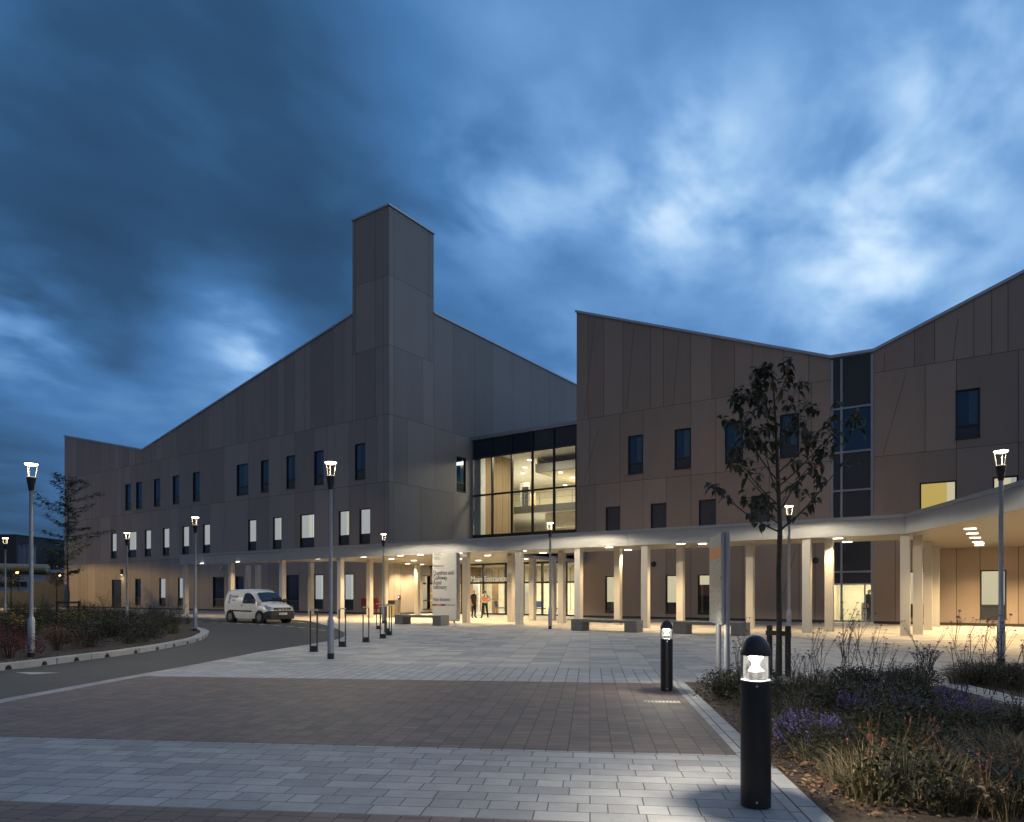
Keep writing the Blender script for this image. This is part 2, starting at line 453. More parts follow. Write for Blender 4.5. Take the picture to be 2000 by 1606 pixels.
def text(body, size, loc, mat_, parent, name='lettering', rot=(R(90), 0, 0), sx=1.0, extrude=0.0015, align='LEFT'):
    c = bpy.data.curves.new(name, 'FONT'); c.body = body; c.size = size; c.extrude = extrude; c.align_x = align
    c.materials.append(mat_)
    tmp = bpy.data.objects.new(name, c); COL.objects.link(tmp)
    dg_ = bpy.context.evaluated_depsgraph_get(); dg_.update()
    me = bpy.data.meshes.new_from_object(tmp.evaluated_get(dg_)); bpy.data.objects.remove(tmp); bpy.data.curves.remove(c)
    me.materials.clear(); me.materials.append(mat_)
    o = bpy.data.objects.new(name, me); COL.objects.link(o)
    o.location = loc; o.rotation_euler = rot; o.scale = (sx, 1, 1); o.parent = parent
    return o
def lamp(name, kind, loc, power, col, parent=None, **kw):
    d = bpy.data.lights.new(name, kind); d.energy = power; d.color = col
    for k, v in kw.items(): setattr(d, k, v)
    o = bpy.data.objects.new(name, d); COL.objects.link(o); o.location = loc
    if parent is not None: o.parent = parent
    return o
def xy(p): return (p[0], p[1])
AF = Vector((-math.sin(R(PAV)), math.cos(R(PAV)), 0))       # paving grid: away, across
AR = Vector((math.cos(R(PAV)), math.sin(R(PAV)), 0))

# =================================================================== ground
ROADZ = -0.06
m = MB(); m.face([(-1500, -600, -0.14), (900, -600, -0.14), (900, 1800, -0.14), (-1500, 1800, -0.14)])
tag(m.build('ground', M_GROUND), kind='structure')

kerb_line = [G(u, v) for u, v in [(-420, 1362), (-200, 1332), (0, 1305), (60, 1298.5), (149, 1287), (265, 1272.5), (340, 1260), (385, 1250), (402, 1243), (408.5, 1237), (402, 1232.5), (388, 1229)]]
back_line = [G(u, v) for u, v in [(388, 1229), (372, 1220), (340, 1213.5), (300, 1210), (240, 1206), (150, 1202), (60, 1199), (-80, 1196), (-300, 1194)]]
plaza_edge = [G(u, v) for u, v in [(-420, 1447), (-200, 1404), (0, 1366), (155, 1338), (270, 1317.5), (370, 1300), (500, 1275), (605, 1258.5), (650, 1251), (668, 1246), (674, 1240), (671, 1234.5), (658, 1228), (630, 1219.5), (601, 1212.8), (560, 1210), (500, 1208), (430, 1207), (365, 1206), (250, 1203), (100, 1199.4), (-80, 1194.5), (-300, 1191)]]
road_poly = [xy(p) for p in plaza_edge] + [(-150, 10), (-60, -25), (-8, -25)]
m = MB(); m.prism(road_poly, -0.12, ROADZ)
tag(m.build('road', M_ASPH), kind='structure')

plaza = [xy(p) for p in plaza_edge] + [(-110, 37), (-110, 60), (30, 60), (30, -14), (-12, -14)]
m = MB(); m.prism(plaza, -0.12, 0.0)
tag(m.build('plaza_paving', M_SLAB), kind='structure')

def acoord(p): return p.x * AF.x + p.y * AF.y
def bcoord(p): return p.x * AR.x + p.y * AR.y
a_dark_bot = sum(acoord(G(u, v)) for u, v in [(500, 1455), (1350, 1470.5)]) / 2
a_dark_top = sum(acoord(G(u, v)) for u, v in [(270, 1323), (800, 1327.5), (1317, 1335)]) / 3
a_low = sum(acoord(G(u, v)) for u, v in [(500, 1585.5), (800, 1594.8)]) / 2
a_slab = sum(acoord(G(u, v)) for u, v in [(662, 1299.5), (800, 1302), (1290, 1307.4)]) / 3
b_in = sum(bcoord(G(u, v)) for u, v in [(1315, 1341), (1440, 1473)]) / 2
b_out = sum(bcoord(G(u, v)) for u, v in [(1337, 1334), (1623, 1597)]) / 2
def road_b(a):                                  # where the road edge crosses a paving row
    pts = [(acoord(p), bcoord(p)) for p in plaza_edge[:10]]
    for (a0, b0), (a1, b1) in zip(pts, pts[1:]):
        if a0 <= a <= a1: return b0 + (b1 - b0) * (a - a0) / (a1 - a0)
    return pts[0][1] + (pts[1][1] - pts[0][1]) * (a - pts[0][0]) / (pts[1][0] - pts[0][0])
def ab(a, b): return (AF * a + AR * b)
def band(name, a0, a1, z, mtl, inset=0.30, right=None):
    n = 14; right = b_in if right is None else right
    left = [ab(a0 + (a1 - a0) * k / n, max(-16, road_b(a0 + (a1 - a0) * k / n) + inset)) for k in range(n + 1)]
    poly = [xy(p) for p in left] + [xy(ab(a1, right)), xy(ab(a0, right))]
    q = MB(); q.prism(poly, -0.05, z)
    return tag(q.build(name, mtl), kind='structure')
band('paving_setts', a_dark_top, a_slab, 0.004, M_BLKS, right=b_in + 0.2)
band('paving_dark_band', a_dark_bot, a_dark_top, 0.006, M_BLKD)
band('paving_pale_band', a_low, a_dark_bot, 0.004, M_BLKL)
band('paving_near_band', a_low - 6, a_low, 0.006, M_BLKD)
m = MB()
m.prism([xy(ab(-3, b_in)), xy(ab(a_dark_top, b_in)), xy(ab(a_dark_top, b_out)), xy(ab(-3, b_out))], -0.05, 0.009)
tag(m.build('paving_edge_strip', M_EDGE), kind='structure')

# road edge kerb of the bed with its drain mouths
def offset_line(pts, d):
    out = []
    for k, p in enumerate(pts):
        t = (pts[min(k + 1, len(pts) - 1)] - pts[max(k - 1, 0)]).normalized()
        out.append(p + Vector((-t.y, t.x, 0)) * d)
    return out
def smooth_line(pts, n=8):
    out = []
    for i in range(len(pts) - 1):
        p0 = pts[max(i - 1, 0)]; p1 = pts[i]; p2 = pts[i + 1]; p3 = pts[min(i + 2, len(pts) - 1)]
        for k in range(n):
            t = k / n
            out.append(0.5 * ((2 * p1) + (p2 - p0) * t + (2 * p0 - 5 * p1 + 4 * p2 - p3) * t * t + (3 * p1 - p0 - 3 * p2 + p3) * t ** 3))
    return out + [pts[-1]]
KL = smooth_line(kerb_line, 6)
KI = offset_line(KL, 0.30)
kb = MB()
for k in range(len(KL) - 1):
    o0, o1, i0, i1 = KL[k], KL[k + 1], KI[k], KI[k + 1]
    zt = 0.07
    kb.face([(o0.x, o0.y, zt), (o1.x, o1.y, zt), (i1.x, i1.y, zt), (i0.x, i0.y, zt)])
    kb.face([(o0.x, o0.y, -.12), (o1.x, o1.y, -.12), (o1.x, o1.y, zt), (o0.x, o0.y, zt)])
    kb.face([(i1.x, i1.y, -.12), (i0.x, i0.y, -.12), (i0.x, i0.y, zt), (i1.x, i1.y, zt)])
kerb = tag(kb.build('kerb', M_KERB), kind='structure')
acc = 0.0
for k in range(len(KL) - 1):
    acc += (KL[k + 1] - KL[k]).length
    if acc > 0.95:
        acc = 0
        p = KL[k]; t = (KL[k + 1] - KL[k]).normalized(); nrm = Vector((t.y, -t.x, 0))
        q = MB(); pts = [p + nrm * .012 + t * (.075 * math.cos(a)) + Vector((0, 0, -.05 + .09 * math.sin(a))) for a in [math.pi * j / 8 for j in range(9)]]
        back = [x - nrm * .03 for x in pts]
        q.idx(pts + back, [tuple(range(9))] + [(j + 1, j, j + 9, j + 10) for j in range(8)])
        q.build('drain_mouth', M_BLACK, kerb)
bed_poly = [xy(p) for p in KI] + [xy(p) for p in back_line[1:]]
m = MB(); m.prism(bed_poly, -.12, 0.03)
tag(m.build('planting_soil', M_MULCH), kind='structure')

# white dashes round the bay
dash = [(389, 1214.5), (418, 1216), (442, 1217), (467, 1218), (491, 1218.8), (512, 1220), (542, 1222), (566.5, 1224), (589, 1226), (610, 1228.2), (629.5, 1231), (420, 1211), (545, 1216.8), (588, 1215.8)]
m = MB()
for u, v in dash:
    a = G(u - 6.5, v - .45, ROADZ + .004); b = G(u + 6.5, v + .45, ROADZ + .004)
    d = (b - a).normalized(); n_ = Vector((-d.y, d.x, 0)) * .09
    m.face([a - n_, b - n_, b + n_, a + n_])
m.face([G(30, 1313.5, ROADZ + .004), G(60, 1317.2, ROADZ + .004), G(118, 1314, ROADZ + .004), G(60, 1313.2, ROADZ + .004)])
tag(m.build('road_markings', M_LINE), kind='structure')

# planting beds on the right and the stone path between them
z0 = 0.012
rb = [G(1337, 1334), G(1836, 1341.5), G(2000, 1388), G(2400, 1500)]
rbp = [xy(p) for p in rb] + [xy(ab(0.5, 9)), xy(ab(-3, 9)), xy(ab(-3, b_out)),]
m = MB(); m.prism(rbp, -.1, z0)
tag(m.build('planting_soil', M_MULCH), kind='structure')
pb = [G(1836, 1340.5), G(2000, 1384), G(2400, 1490), G(2500, 1460), G(2000, 1366), G(1866, 1334)]
m = MB(); m.prism([xy(p) for p in pb], -.1, 0.02)
tag(m.build('stone_path', M_EDGE), kind='structure')
p2 = [G(1868, 1334), G(2000, 1365), G(2400, 1450), G(2600, 1330), G(2100, 1303), G(1900, 1303)]
m = MB(); m.prism([xy(p) for p in p2], -.1, 0.018)
tag(m.build('planting_soil', M_MULCH), kind='structure')

# =================================================================== hospital
YL, YR, XS, YG, YE = 36.0, 39.2, -35.35, 45.6, 40.3
BR = Vector((-35.35, 36.0, 0))
hosp = thing('hospital_building', 'brown panelled hospital with stair tower, saw-tooth roofline and lit windows', 'hospital', BR)
def part(mb, name, mats, **kw):
    o = mb.build(name, mats, hosp, **kw); o.location = -BR; return o
class Plane:                                    # a wall plane: along s, up z, d inward
    def __init__(s, axis, c): s.axis = axis; s.c = c
    def __call__(s, a, z, d=0.0):
        return Vector((a, s.c + d, z)) if s.axis == 'x' else Vector((s.c - d, a, z))
FL, FR, SD = Plane('x', YL), Plane('x', YR), Plane('y', XS)

def wall(mb, pl, s0, s1, z0, z1, openings, joints=None, top=None, gap=0.011, m_panel=0, m_back=1):
    """one storey of panels between s0 and s1; top(s) gives a sloping head"""
    ops = [o for o in openings if o[1] > s0 and o[0] < s1 and o[3] > z0 and o[2] < z1]
    js = sorted(set([s0, s1] + [j for j in (joints or []) if s0 < j < s1]))
    def cells(a, b, zl, zh):
        xs = sorted(set([a, b] + [x for o in ops for x in o[:2] if a < x < b]))
        zs = sorted(set([zl, zh] + [x for o in ops for x in o[2:4] if zl < x < zh]))
        for i in range(len(xs) - 1):
            for k in range(len(zs) - 1):
                cx, cz = (xs[i] + xs[i + 1]) / 2, (zs[k] + zs[k + 1]) / 2
                if any(o[0] < cx < o[1] and o[2] < cz < o[3] for o in ops): continue
                yield xs[i], xs[i + 1], zs[k], zs[k + 1]
    def emit(a, b, zl, zh, d, mi, sh):
        pts = [pl(a, zl, d), pl(b, zl, d), pl(b, zh if top is None else top(b), d), pl(a, zh if top is None else top(a), d)]
        mb.face(pts, mi, sh)
    for a, b in zip(js, js[1:]):
        sh = random.random()
        if sh == .5: sh = .51
        if top is None:
            for c in cells(a + gap, b - gap, z0 + gap, z1 - gap): emit(*c, 0, m_panel, sh)
        else:
            emit(a + gap, b - gap, z0 + gap, 0, 0, m_panel, sh)
    if top is None:
        for c in cells(s0, s1, z0, z1): emit(*c, .035, m_back, .1)
    else:
        for a, b in zip(js, js[1:]): emit(a, b, z0, 0, .035, m_back, .1)
def rnd_joints(s0, s1, lo=.55, hi=2.3, avoid=()):
    out = []; s = s0
    while True:
        s += random.choice([random.uniform(lo, 1.0), random.uniform(1.1, hi)])
        if s > s1 - .4: return out
        hit = [o for o in avoid if o[0] - .12 < s < o[1] + .12]
        if hit:
            s = hit[0][1] + .0
            if s < s1 - .4: out.append(s)
        else: out.append(s)

def rect(plf, uv, z0, z1):                      # window rectangle from its two sides in the photograph
    (u0, u1, v) = uv
    if plf.axis == 'x': a, b = PY(u0, v, plf.c).x, PY(u1, v, plf.c).x
    else: a, b = PX(u0, v, plf.c).y, PX(u1, v, plf.c).y
    return (min(a, b), max(a, b), z0, z1)
WIN = []                                        # (plane, rect, kind)
def win(pl, u0, u1, z0, z1, kind, v=1000): 
    r = rect(pl, (u0, u1, v), z0, z1); WIN.append((pl, r, kind)); return r
# left wing, upper row
for u0, u1 in [(244.8, 255.3), (266, 277.3), (300.7, 312.7), (337.5, 350), (376.8, 389.8), (462.3, 484.7), (509.6, 524.5), (559.4, 576.2), (613.9, 632), (693.3, 713.2)]:
    win(FL, u0, u1, 9.95, 12.56, 'dark')
for k, (u0, u1) in enumerate([(217, 227.5), (250, 266), (282.7, 294.7), (318, 330.5), (356, 369), (396.3, 410), (484.7, 500.2), (533, 549.4), (585.8, 613.2), (661.5, 681.7), (702, 722.8)]):
    win(FL, u0, u1, 5.2, 7.75, 'lit' if k not in (1, 7, 8, 9) else 'lit_curtain')
win(FL, 218.5, 236.8, 0.06, 2.95, 'door')
win(FL, 264, 275, .42, 3.0, 'dark')
win(FL, 311, 323, .42, 3.0, 'lit')
win(FL, 347.5, 360, .42, 3.0, 'lit')
win(FL, 415.7, 437.5, .35, 3.0, 'dark')
win(FL, 460, 475.7, .06, 3.0, 'dark')
win(FL, 558, 583.8, .2, 3.0, 'dark')
win(FL, 612.4, 631, .35, 3.0, 'lit_curtain')
win(FL, 670.5, 690, .35, 3.0, 'lit_curtain')
win(SD, 891.8, 909.8, PX(892, 958.5, XS).z, PX(892, 891, XS).z, 'dark')
win(SD, 826, 846, .3, 2.9, 'curtained')
# right wing
for u0, u1 in [(1226.9, 1256), (1317.7, 1349.4), (1416, 1451), (1523, 1560.5), (1866, 1914.4)]:
    win(FR, u0, u1, 8.83, 11.14, 'dark')
for u0, u1 in [(1183, 1211), (1271, 1301), (1365, 1398), (1467, 1503)]:
    win(FR, u0, u1, 4.42, 6.9, 'dark_plain')
win(FR, 1796, 1868, 4.42, 6.9, 'yellow')
win(FR, 1939, 1989, 4.42, 6.9, 'cream')
win(FR, 1182, 1210, .36, 2.61, 'cream')
win(FR, 1300, 1333, .36, 2.61, 'cream')
win(FR, 1363, 1392.5, .36, 2.61, 'blind')
win(FR, 1770, 1807, .36, 2.61, 'cream')
win(FR, 1914, 1966, .36, 2.61, 'cream')
ST0, ST1 = PY(1622.5, 900, YR).x, PY(1706, 900, YR).x            # stair glazing strip of the right wing
EN0, EN1 = XS, PY(1126, 900, YR).x                               # link between the wings
ops_L = [r for p, r, k in WIN if p is FL]; ops_R = [r for p, r, k in WIN if p is FR]; ops_S = [r for p, r, k in WIN if p is SD]

J = [0.12, 4.74, 9.51, 14.33]
XA, XV, XT = PY(126, 851, YL).x, PY(278.5, 879, YL).x, PY(688.3, 600, YL).x
def prof_l(x):
    if x < XV: return 19.18 + (15.65 - 19.18) * (x - XA) / (XV - XA)
    return 15.65 + 0.2213 * (x - XV)
wl = MB()
for k in range(3):
    wall(wl, FL, XA, XS, J[k], J[k + 1], ops_L, rnd_joints(XA, XS, avoid=ops_L))
wall(wl, FL, XA, XV, J[3], 99, [], rnd_joints(XA, XV, .7, 2.6), prof_l)
wall(wl, FL, XV, XT, J[3], 99, [], rnd_joints(XV, XT, .7, 2.6), prof_l)
YB = PX(847, 452.8, XS).y
def rev(f): return f
TZ = [14.33, 19.27, 24.26, 29.2]
ws = MB()
side_j = [36.55, 38.1, 40.3]
for k in range(3):
    wall(ws, SD, YL, YG, J[k], J[k + 1], ops_S, [36.5] + ([37.9, 41.0, 43.4] if k == 2 else [39.3, 43.2] if k == 1 else [37.2, 38.8, 41.2]))
wall(ws, SD, YL, YB, TZ[0], TZ[1], [], [36.5, 39.6])
wall(ws, SD, YB, 72, J[3], 23.1, [], [43.2, 46.0, 48.6, 51.5, 54.6, 57.9, 60.9, 64])
# slope the panels' winding for the side face: reversed so normals face out
tw = MB()
for a, b in zip(TZ, TZ[1:]):
    wall(tw, FL, XT, XS, a, b, [], [XT + .35, XT + 2.4] + ([XT + 3.2] if a < 20 else []))
for a, b in zip(TZ[1:], TZ[2:]):
    wall(tw, SD, YL, YB, a, b, [], [36.5, 40.25])
tw.face([(XT, YB, 19), (XT, YL + .05, 19), (XT, YL + .05, 29.2), (XT, YB, 29.2)], 0, .4)
tw.face([(XS, YB, 19), (XT, YB, 19), (XT, YB, 29.2), (XS, YB, 29.2)], 0, .4)
# stair tower and wing walls
part(wl, 'front_wall', [M_CL, M_JOINT]); part(ws, 'side_wall', [M_CL, M_JOINT]); part(tw, 'tower', [M_CL, M_JOINT])
pl_ = MB(); pl_.box((XA, YL + .02, -.05), (XS - .02, YL + .06, .12)); pl_.box((XS - .06, YL + .02, -.05), (XS - .02, YG, .12))
part(pl_, 'plinth', M_JOINT)

def cap_strip(mb, a, b, h=.11, over=.09, inward=.5, axis='x'):
    a = Vector(a); b = Vector(b); dz = Vector((0, 0, h))
    o = Vector((0, -over, 0)) if axis == 'x' else Vector((over, 0, 0)); i = Vector((0, inward, 0)) if axis == 'x' else Vector((-inward, 0, 0))
    pts = [a + o - dz * .3, b + o - dz * .3, b + o + dz, a + o + dz, a + i - dz * .3, b + i - dz * .3, b + i + dz, a + i + dz]
    mb.idx(pts, [(0, 1, 2, 3), (3, 2, 6, 7), (5, 4, 7, 6), (4, 5, 1, 0), (4, 0, 3, 7), (1, 5, 6, 2)])
cp = MB()
cap_strip(cp, (XA - .05, YL, 19.18), (XV, YL, 15.65)); cap_strip(cp, (XV, YL, 15.65), (XT, YL, prof_l(XT)), h=.10)
cap_strip(cp, (XS, YB + .01, 23.1), (XS, 72, 23.1), axis='y')
cap_strip(cp, (XT - .06, YL, 29.2), (XS + .1, YL, 29.2), h=.10, over=.08); cap_strip(cp, (XS, YL + .5, 29.2), (XS, YB + .06, 29.2), h=.10, over=.099, axis='y')
rl = MB()
rl.face([(XA, YL + .3, 19.1), (XV, YL + .3, 15.6), (XV, 72, 15.6), (XA, 72, 19.1)])
rl.face([(XV, YL + .3, 15.6), (XS - .1, YL + .3, 22.95), (XS - .1, 72, 22.95), (XV, 72, 15.6)])
rl.face([(XA, YL + .06, 0), (XA, YL + .06, 19.1), (XA, 72, 19.1), (XA, 72, 0)])
rl.face([(XA, 72, 0), (XA, 72, 19.1), (XV, 72, 15.6), (XS, 72, 23), (XS, 72, 0)])
rl.face([(XT, YL + .05, 29.1), (XS - .05, YL + .05, 29.1), (XS - .05, YB, 29.1), (XT, YB, 29.1)])
part(rl, 'roof', M_ROOF)

# right wing
XR0, XR1 = EN1, 12.0
KR = [(XR0, 19.58), (ST0, 13.75), (ST1, 13.70), (XR1, 13.70 + .389 * (XR1 - ST1))]
def prof_r(x):
    for (a, za), (b, zb) in zip(KR, KR[1:]):
        if a <= x <= b + 1e-6: return za + (zb - za) * (x - a) / (b - a)
    return KR[-1][1]
wr = MB()
JR = [0.12, 4.2, 8.38, 12.6]
for s0, s1 in ((XR0, ST0), (ST1, XR1)):
    for k in range(3):
        wall(wr, FR, s0, s1, JR[k], JR[k + 1], ops_R, rnd_joints(s0, s1, .6, 2.2, avoid=ops_R))
    wall(wr, FR, s0, s1, JR[3], 99, [], rnd_joints(s0, s1, .6, 1.9), prof_r)
for u0, v0, u1, v1, in [(1161, 632, 1141, 812), (1238, 640, 1224, 800), (1326, 655, 1315, 793), (1728, 690, 1726, 728), (1770, 728, 1725, 888), (1871, 622, 1861, 706), (1555, 1070, 1530, 1160), (1170, 835, 1140, 945)]:
    a, b = PY(u0, v0, YR), PY(u1, v1, YR)
    o_ = Vector((.010, -.004, 0)); i_ = Vector((-.010, -.004, 0))
    wr.face([b + i_, b + o_, a + o_, a + i_], 1)
wr.face([(XR0, 70, 0), (XR0, YR + .04, 0), (XR0, YR + .04, 19.5), (XR0, 70, 19.5)], 0, .3)
wr.face([(XR1, YR + .04, 0), (XR1, 70, 0), (XR1, 70, prof_r(XR1)), (XR1, YR + .04, prof_r(XR1))], 0, .3)
part(wr, 'front_wall', [M_CR, M_JOINT])
pl2 = MB()
pl2.box((XR0 + .03, YR + .02, -.05), (ST0, YR + .07, .12)); pl2.box((ST1, YR + .02, -.05), (XR1, YR + .07, .12))
part(pl2, 'plinth', M_JOINT)
for (a, za), (b, zb) in zip(KR, KR[1:]): cap_strip(cp, (a - (.06 if a == XR0 else 0), YR, za), (b, YR, zb), h=.11)
r2 = MB()
for (a, za), (b, zb) in zip(KR, KR[1:]): r2.face([(a, YR + .3, za - .05), (b, YR + .3, zb - .05), (b, 70, zb - .05), (a, 70, za - .05)])
part(r2, 'roof', M_ROOF); part(cp, 'roof_edge', M_CAP)

# windows
def window(pl, r, kind):
    s0, s1, z0, z1 = r
    fr = MB(); d0, d1 = 0.0, 0.16; t = .065
    P = lambda s, z, d: pl(s, z, d)
    flip = pl.axis == 'y'
    def q(pts, mi=0, mb=fr):
        mb.face(pts[::-1] if flip else pts, mi)
    # reveal
    q([P(s0, z0, d0 + .034), P(s1, z0, d0 + .034), P(s1, z0, d1), P(s0, z0, d1)]); q([P(s0, z1, d1), P(s1, z1, d1), P(s1, z1, d0), P(s0, z1, d0)])
    q([P(s0, z0, d0), P(s0, z0, d1), P(s0, z1, d1), P(s0, z1, d0)]); q([P(s1, z0, d1), P(s1, z0, d0), P(s1, z1, d0), P(s1, z1, d1)])
    zt = z0 + (z1 - z0) * .26
    def bar(a, b, zl, zh, d=.09):
        q([P(a, zl, d), P(b, zl, d), P(b, zh, d), P(a, zh, d)])
        q([P(a, zh, d), P(b, zh, d), P(b, zh, d1), P(a, zh, d1)]); q([P(a, zl, d1), P(b, zl, d1), P(b, zl, d), P(a, zl, d)])
        q([P(a, zl, d1), P(a, zl, d), P(a, zh, d), P(a, zh, d1)]); q([P(b, zl, d), P(b, zl, d1), P(b, zh, d1), P(b, zh, d)])
    bar(s0, s0 + t, z0 + t, z1 - t); bar(s1 - t, s1, z0 + t, z1 - t); bar(s0, s1, z0, z0 + t); bar(s0, s1, z1 - t, z1)
    has_vent = kind not in ('door', 'dark_plain', 'blind')
    if has_vent: bar(s0 + t, s1 - t, zt - .04, zt + .05)
    # projecting sill
    q([P(s0 - .03, z0 - .05, -.05), P(s1 + .03, z0 - .05, -.05), P(s1 + .03, z0, -.05), P(s0 - .03, z0, -.05)]); q([P(s0 - .03, z0, -.05), P(s1 + .03, z0, -.05), P(s1 + .03, z0 + .012, d1), P(s0 - .03, z0 + .012, d1)])
    f = part(fr, 'door' if kind == 'door' else 'window', M_FRAME)
    def sub(mb, name, mats):
        o = mb.build(name, mats, f); return o
    def sheet(a, b, zl, zh, d, mt, name):
        mb = MB(); q([P(a, zl, d), P(b, zl, d), P(b, zh, d), P(a, zh, d)], 0, mb); return sub(mb, name, mt)
    a, b, zl, zh = s0 + t, s1 - t, z0 + t, z1 - t
    if kind == 'door':
        sheet(a, b, zl, zh, .12, M_SPAN, 'door_leaf')
        mb = MB(); mb.tube([P(b - .12, 1.0, .06), P(b - .12, 1.25, .06)], .015, 6); sub(mb, 'handle', M_STEEL)
        return
    if kind in ('dark', 'dark_plain'):
        sheet(a, b, zl, zh, .13, M_SPANB if (kind == 'dark' and z0 < 1) else M_DGLASS if kind == 'dark' else M_SPAN2, 'pane')
        if kind == 'dark' and z0 > 1 and s0 % 1 < .75: sheet(a + (b - a) * (.05 if s0 % 1 < .4 else .55), a + (b - a) * (.42 if s0 % 1 < .4 else .93), zt + .07, zh - .03, .127, M_DGLASS2, 'blind')
        if has_vent: sheet(a + .05, b - .05, zl + .03, zt - .06, .125, M_SPAN, 'vent_panel')
        return
    if kind == 'curtained':
        sheet(a, b, zl, zh, .13, M_GLASS, 'pane')
        mb = MB(); n = 14
        for k in range(n):
            x0, x1 = a + (b - a) * k / n, a + (b - a) * (k + 1) / n; dd = .30 + .05 * (k % 2)
            q([P(x0, zl, .30 + .05 * (k % 2)), P(x1, zl, .30 + .05 * ((k + 1) % 2)), P(x1, zh, .30 + .05 * ((k + 1) % 2)), P(x0, zh, .30 + .05 * (k % 2))], 0 if k not in (4, 5) else 1, mb)
        sub(mb, 'curtain', [M_CURT, M_CURTG]); return
    # a lit room behind the pane
    sheet(a, b, (zt + .05) if has_vent else zl, zh, .13, M_GLASS, 'pane')
    if has_vent: sheet(a, b, zl, zt - .04, .13, M_SPAN, 'vent_panel')
    mb = MB(); D = 1.6; e = .35
    wallm = {'lit': 0, 'lit_curtain': 0, 'yellow': 2, 'cream': 3, 'blind': 3}[kind]
    lo, hi = z0, z1 + .15
    q([P(s0 - e, lo, D), P(s1 + e, lo, D), P(s1 + e, hi, D), P(s0 - e, hi, D)], wallm, mb)
    q([P(s0 - e, hi, D), P(s1 + e, hi, D), P(s1 + e, hi, .17), P(s0 - e, hi, .17)], 1 if wallm < 2 else 3, mb)
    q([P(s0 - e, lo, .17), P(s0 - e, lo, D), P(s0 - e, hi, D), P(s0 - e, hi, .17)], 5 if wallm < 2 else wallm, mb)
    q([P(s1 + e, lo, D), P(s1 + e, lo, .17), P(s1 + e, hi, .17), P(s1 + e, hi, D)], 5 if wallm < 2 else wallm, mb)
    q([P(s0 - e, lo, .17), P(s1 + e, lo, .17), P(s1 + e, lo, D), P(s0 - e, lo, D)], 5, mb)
    w = s1 - s0
    if kind == 'lit_curtain':
        q([P(s0 + w * .30, lo, .5), P(s0 + w * .52, lo, .5), P(s0 + w * .52, hi, .5), P(s0 + w * .30, hi, .5)], 4, mb)
    if kind in ('lit', 'lit_curtain'):          # strip lamp on the ceiling
        q([P(s0 + w * .2, hi - .012, 1.2), P(s0 + w * .8, hi - .012, 1.2), P(s0 + w * .8, hi - .012, .95), P(s0 + w * .2, hi - .012, .95)], 6, mb)
        q([P(s0 + w * .1, lo, D - .1), P(s0 + w * .45, lo, D - .1), P(s0 + w * .45, zt + .55, D - .1), P(s0 + w * .1, zt + .55, D - .1)], 4 if kind == 'lit' else 5, mb)
    if kind == 'lit':                           # shelf edge and lamp seen through the pane
        q([P(s1 - w * .25, zt + .7, .8), P(s1 + e, zt + .7, .8), P(s1 + e, zt + .76, .8), P(s1 - w * .25, zt + .76, .8)], 1, mb)
    if kind in ('yellow', 'cream'):
        for xx in (.25, .5):
            for dd in (.5, 1.1): q([P(s0 + w * xx, hi - .01, dd + .18), P(s0 + w * xx + .22, hi - .01, dd + .18), P(s0 + w * xx + .22, hi - .01, dd), P(s0 + w * xx, hi - .01, dd)], 6, mb)
        q([P(s0 + w * .72, lo, .9), P(s1 + e, lo, .9), P(s1 + e, hi, .9), P(s0 + w * .72, hi, .9)], 3 if kind == 'yellow' else 5, mb)
    if kind == 'blind':
        q([P(s0 - e, lo, .25), P(s1 + e, lo, .25), P(s1 + e, z0 + (z1 - z0) * .74, .25), P(s0 - e, z0 + (z1 - z0) * .74, .25)], 7, mb)
        q([P(s0 + .1, lo, .22), P(s0 + w * .28, lo, .22), P(s0 + w * .28, z0 + (z1 - z0) * .74, .22), P(s0 + .1, z0 + (z1 - z0) * .74, .22)], 8, mb)
    sub(mb, 'lit_room', [M_WROOM, M_CEILW, M_YROOM, M_CROOM, M_GROOM, M_WROOM2, M_LAMPIN, M_JOINT, M_TIMBER])
M_SPAN2 = mat('blank_glass', (0.030, 0.042, 0.058), 0.12, 0, 0.1)
M_CURT = mat('curtain_grey', (0.34, 0.33, 0.29), 0.9); M_CURTG = mat('curtain_green', (0.10, 0.20, 0.09), 0.9)
M_LAMPIN = emis('ceiling_lamp', (1, .95, .8), 5.0)
for pl, r, k in WIN: window(pl, r, k)

# stair glazing strip: pale frame, dark panes, lit lobby below
sg = MB()
def fbar(mb, a, b, zl, zh, y=YR, d=.10, m=0): mb.box((a, y - .02, zl), (b, y + d, zh), m)
um = PY(1643.5, 900, YR).x
tz = [PY(1706, v, YR).z for v in (789.7, 877.5, 954)] + [PY(1664, 1116.8, YR).z, PY(1664, 1140.8, YR).z]
fbar(sg, ST0, ST0 + .12, .05, 13.6); fbar(sg, ST1 - .12, ST1, .05, 13.6); fbar(sg, um - .05, um + .05, .05, 13.6, d=.09)
for z in tz: fbar(sg, ST0 + .12, um - .05, z - .045, z + .045, d=.08); fbar(sg, um + .05, ST1 - .12, z - .045, z + .045, d=.08)
for a_, b_ in ((ST0 + .12, um - .05), (um + .05, ST1 - .12)): fbar(sg, a_, b_, .05, .14, d=.08)
ud = PY(1689, 1180, YR).x
fbar(sg, ud - .03, ud + .03, .14, tz[4] - .045, d=.07)
stair = part(sg, 'stair_window', M_MUL)
zs = [13.6, tz[0], tz[1], tz[2], tz[3], tz[4], .1]
for k, (zt_, zb_) in enumerate(zip(zs, zs[1:])):
    mb = MB(); mb.face([(ST0, YR + .06, zb_), (ST1, YR + .06, zb_), (ST1, YR + .06, zt_), (ST0, YR + .06, zt_)])
    mb.build('pane' if k != 4 else 'spandrel', [M_SPAN, M_DGLASS, M_SPAN, M_SPAN, M_SPAN, M_GLASS][k] if k != 3 else M_SPAN, stair)
lob = MB()
x0, x1 = ST0 - .3, ST1 + .9
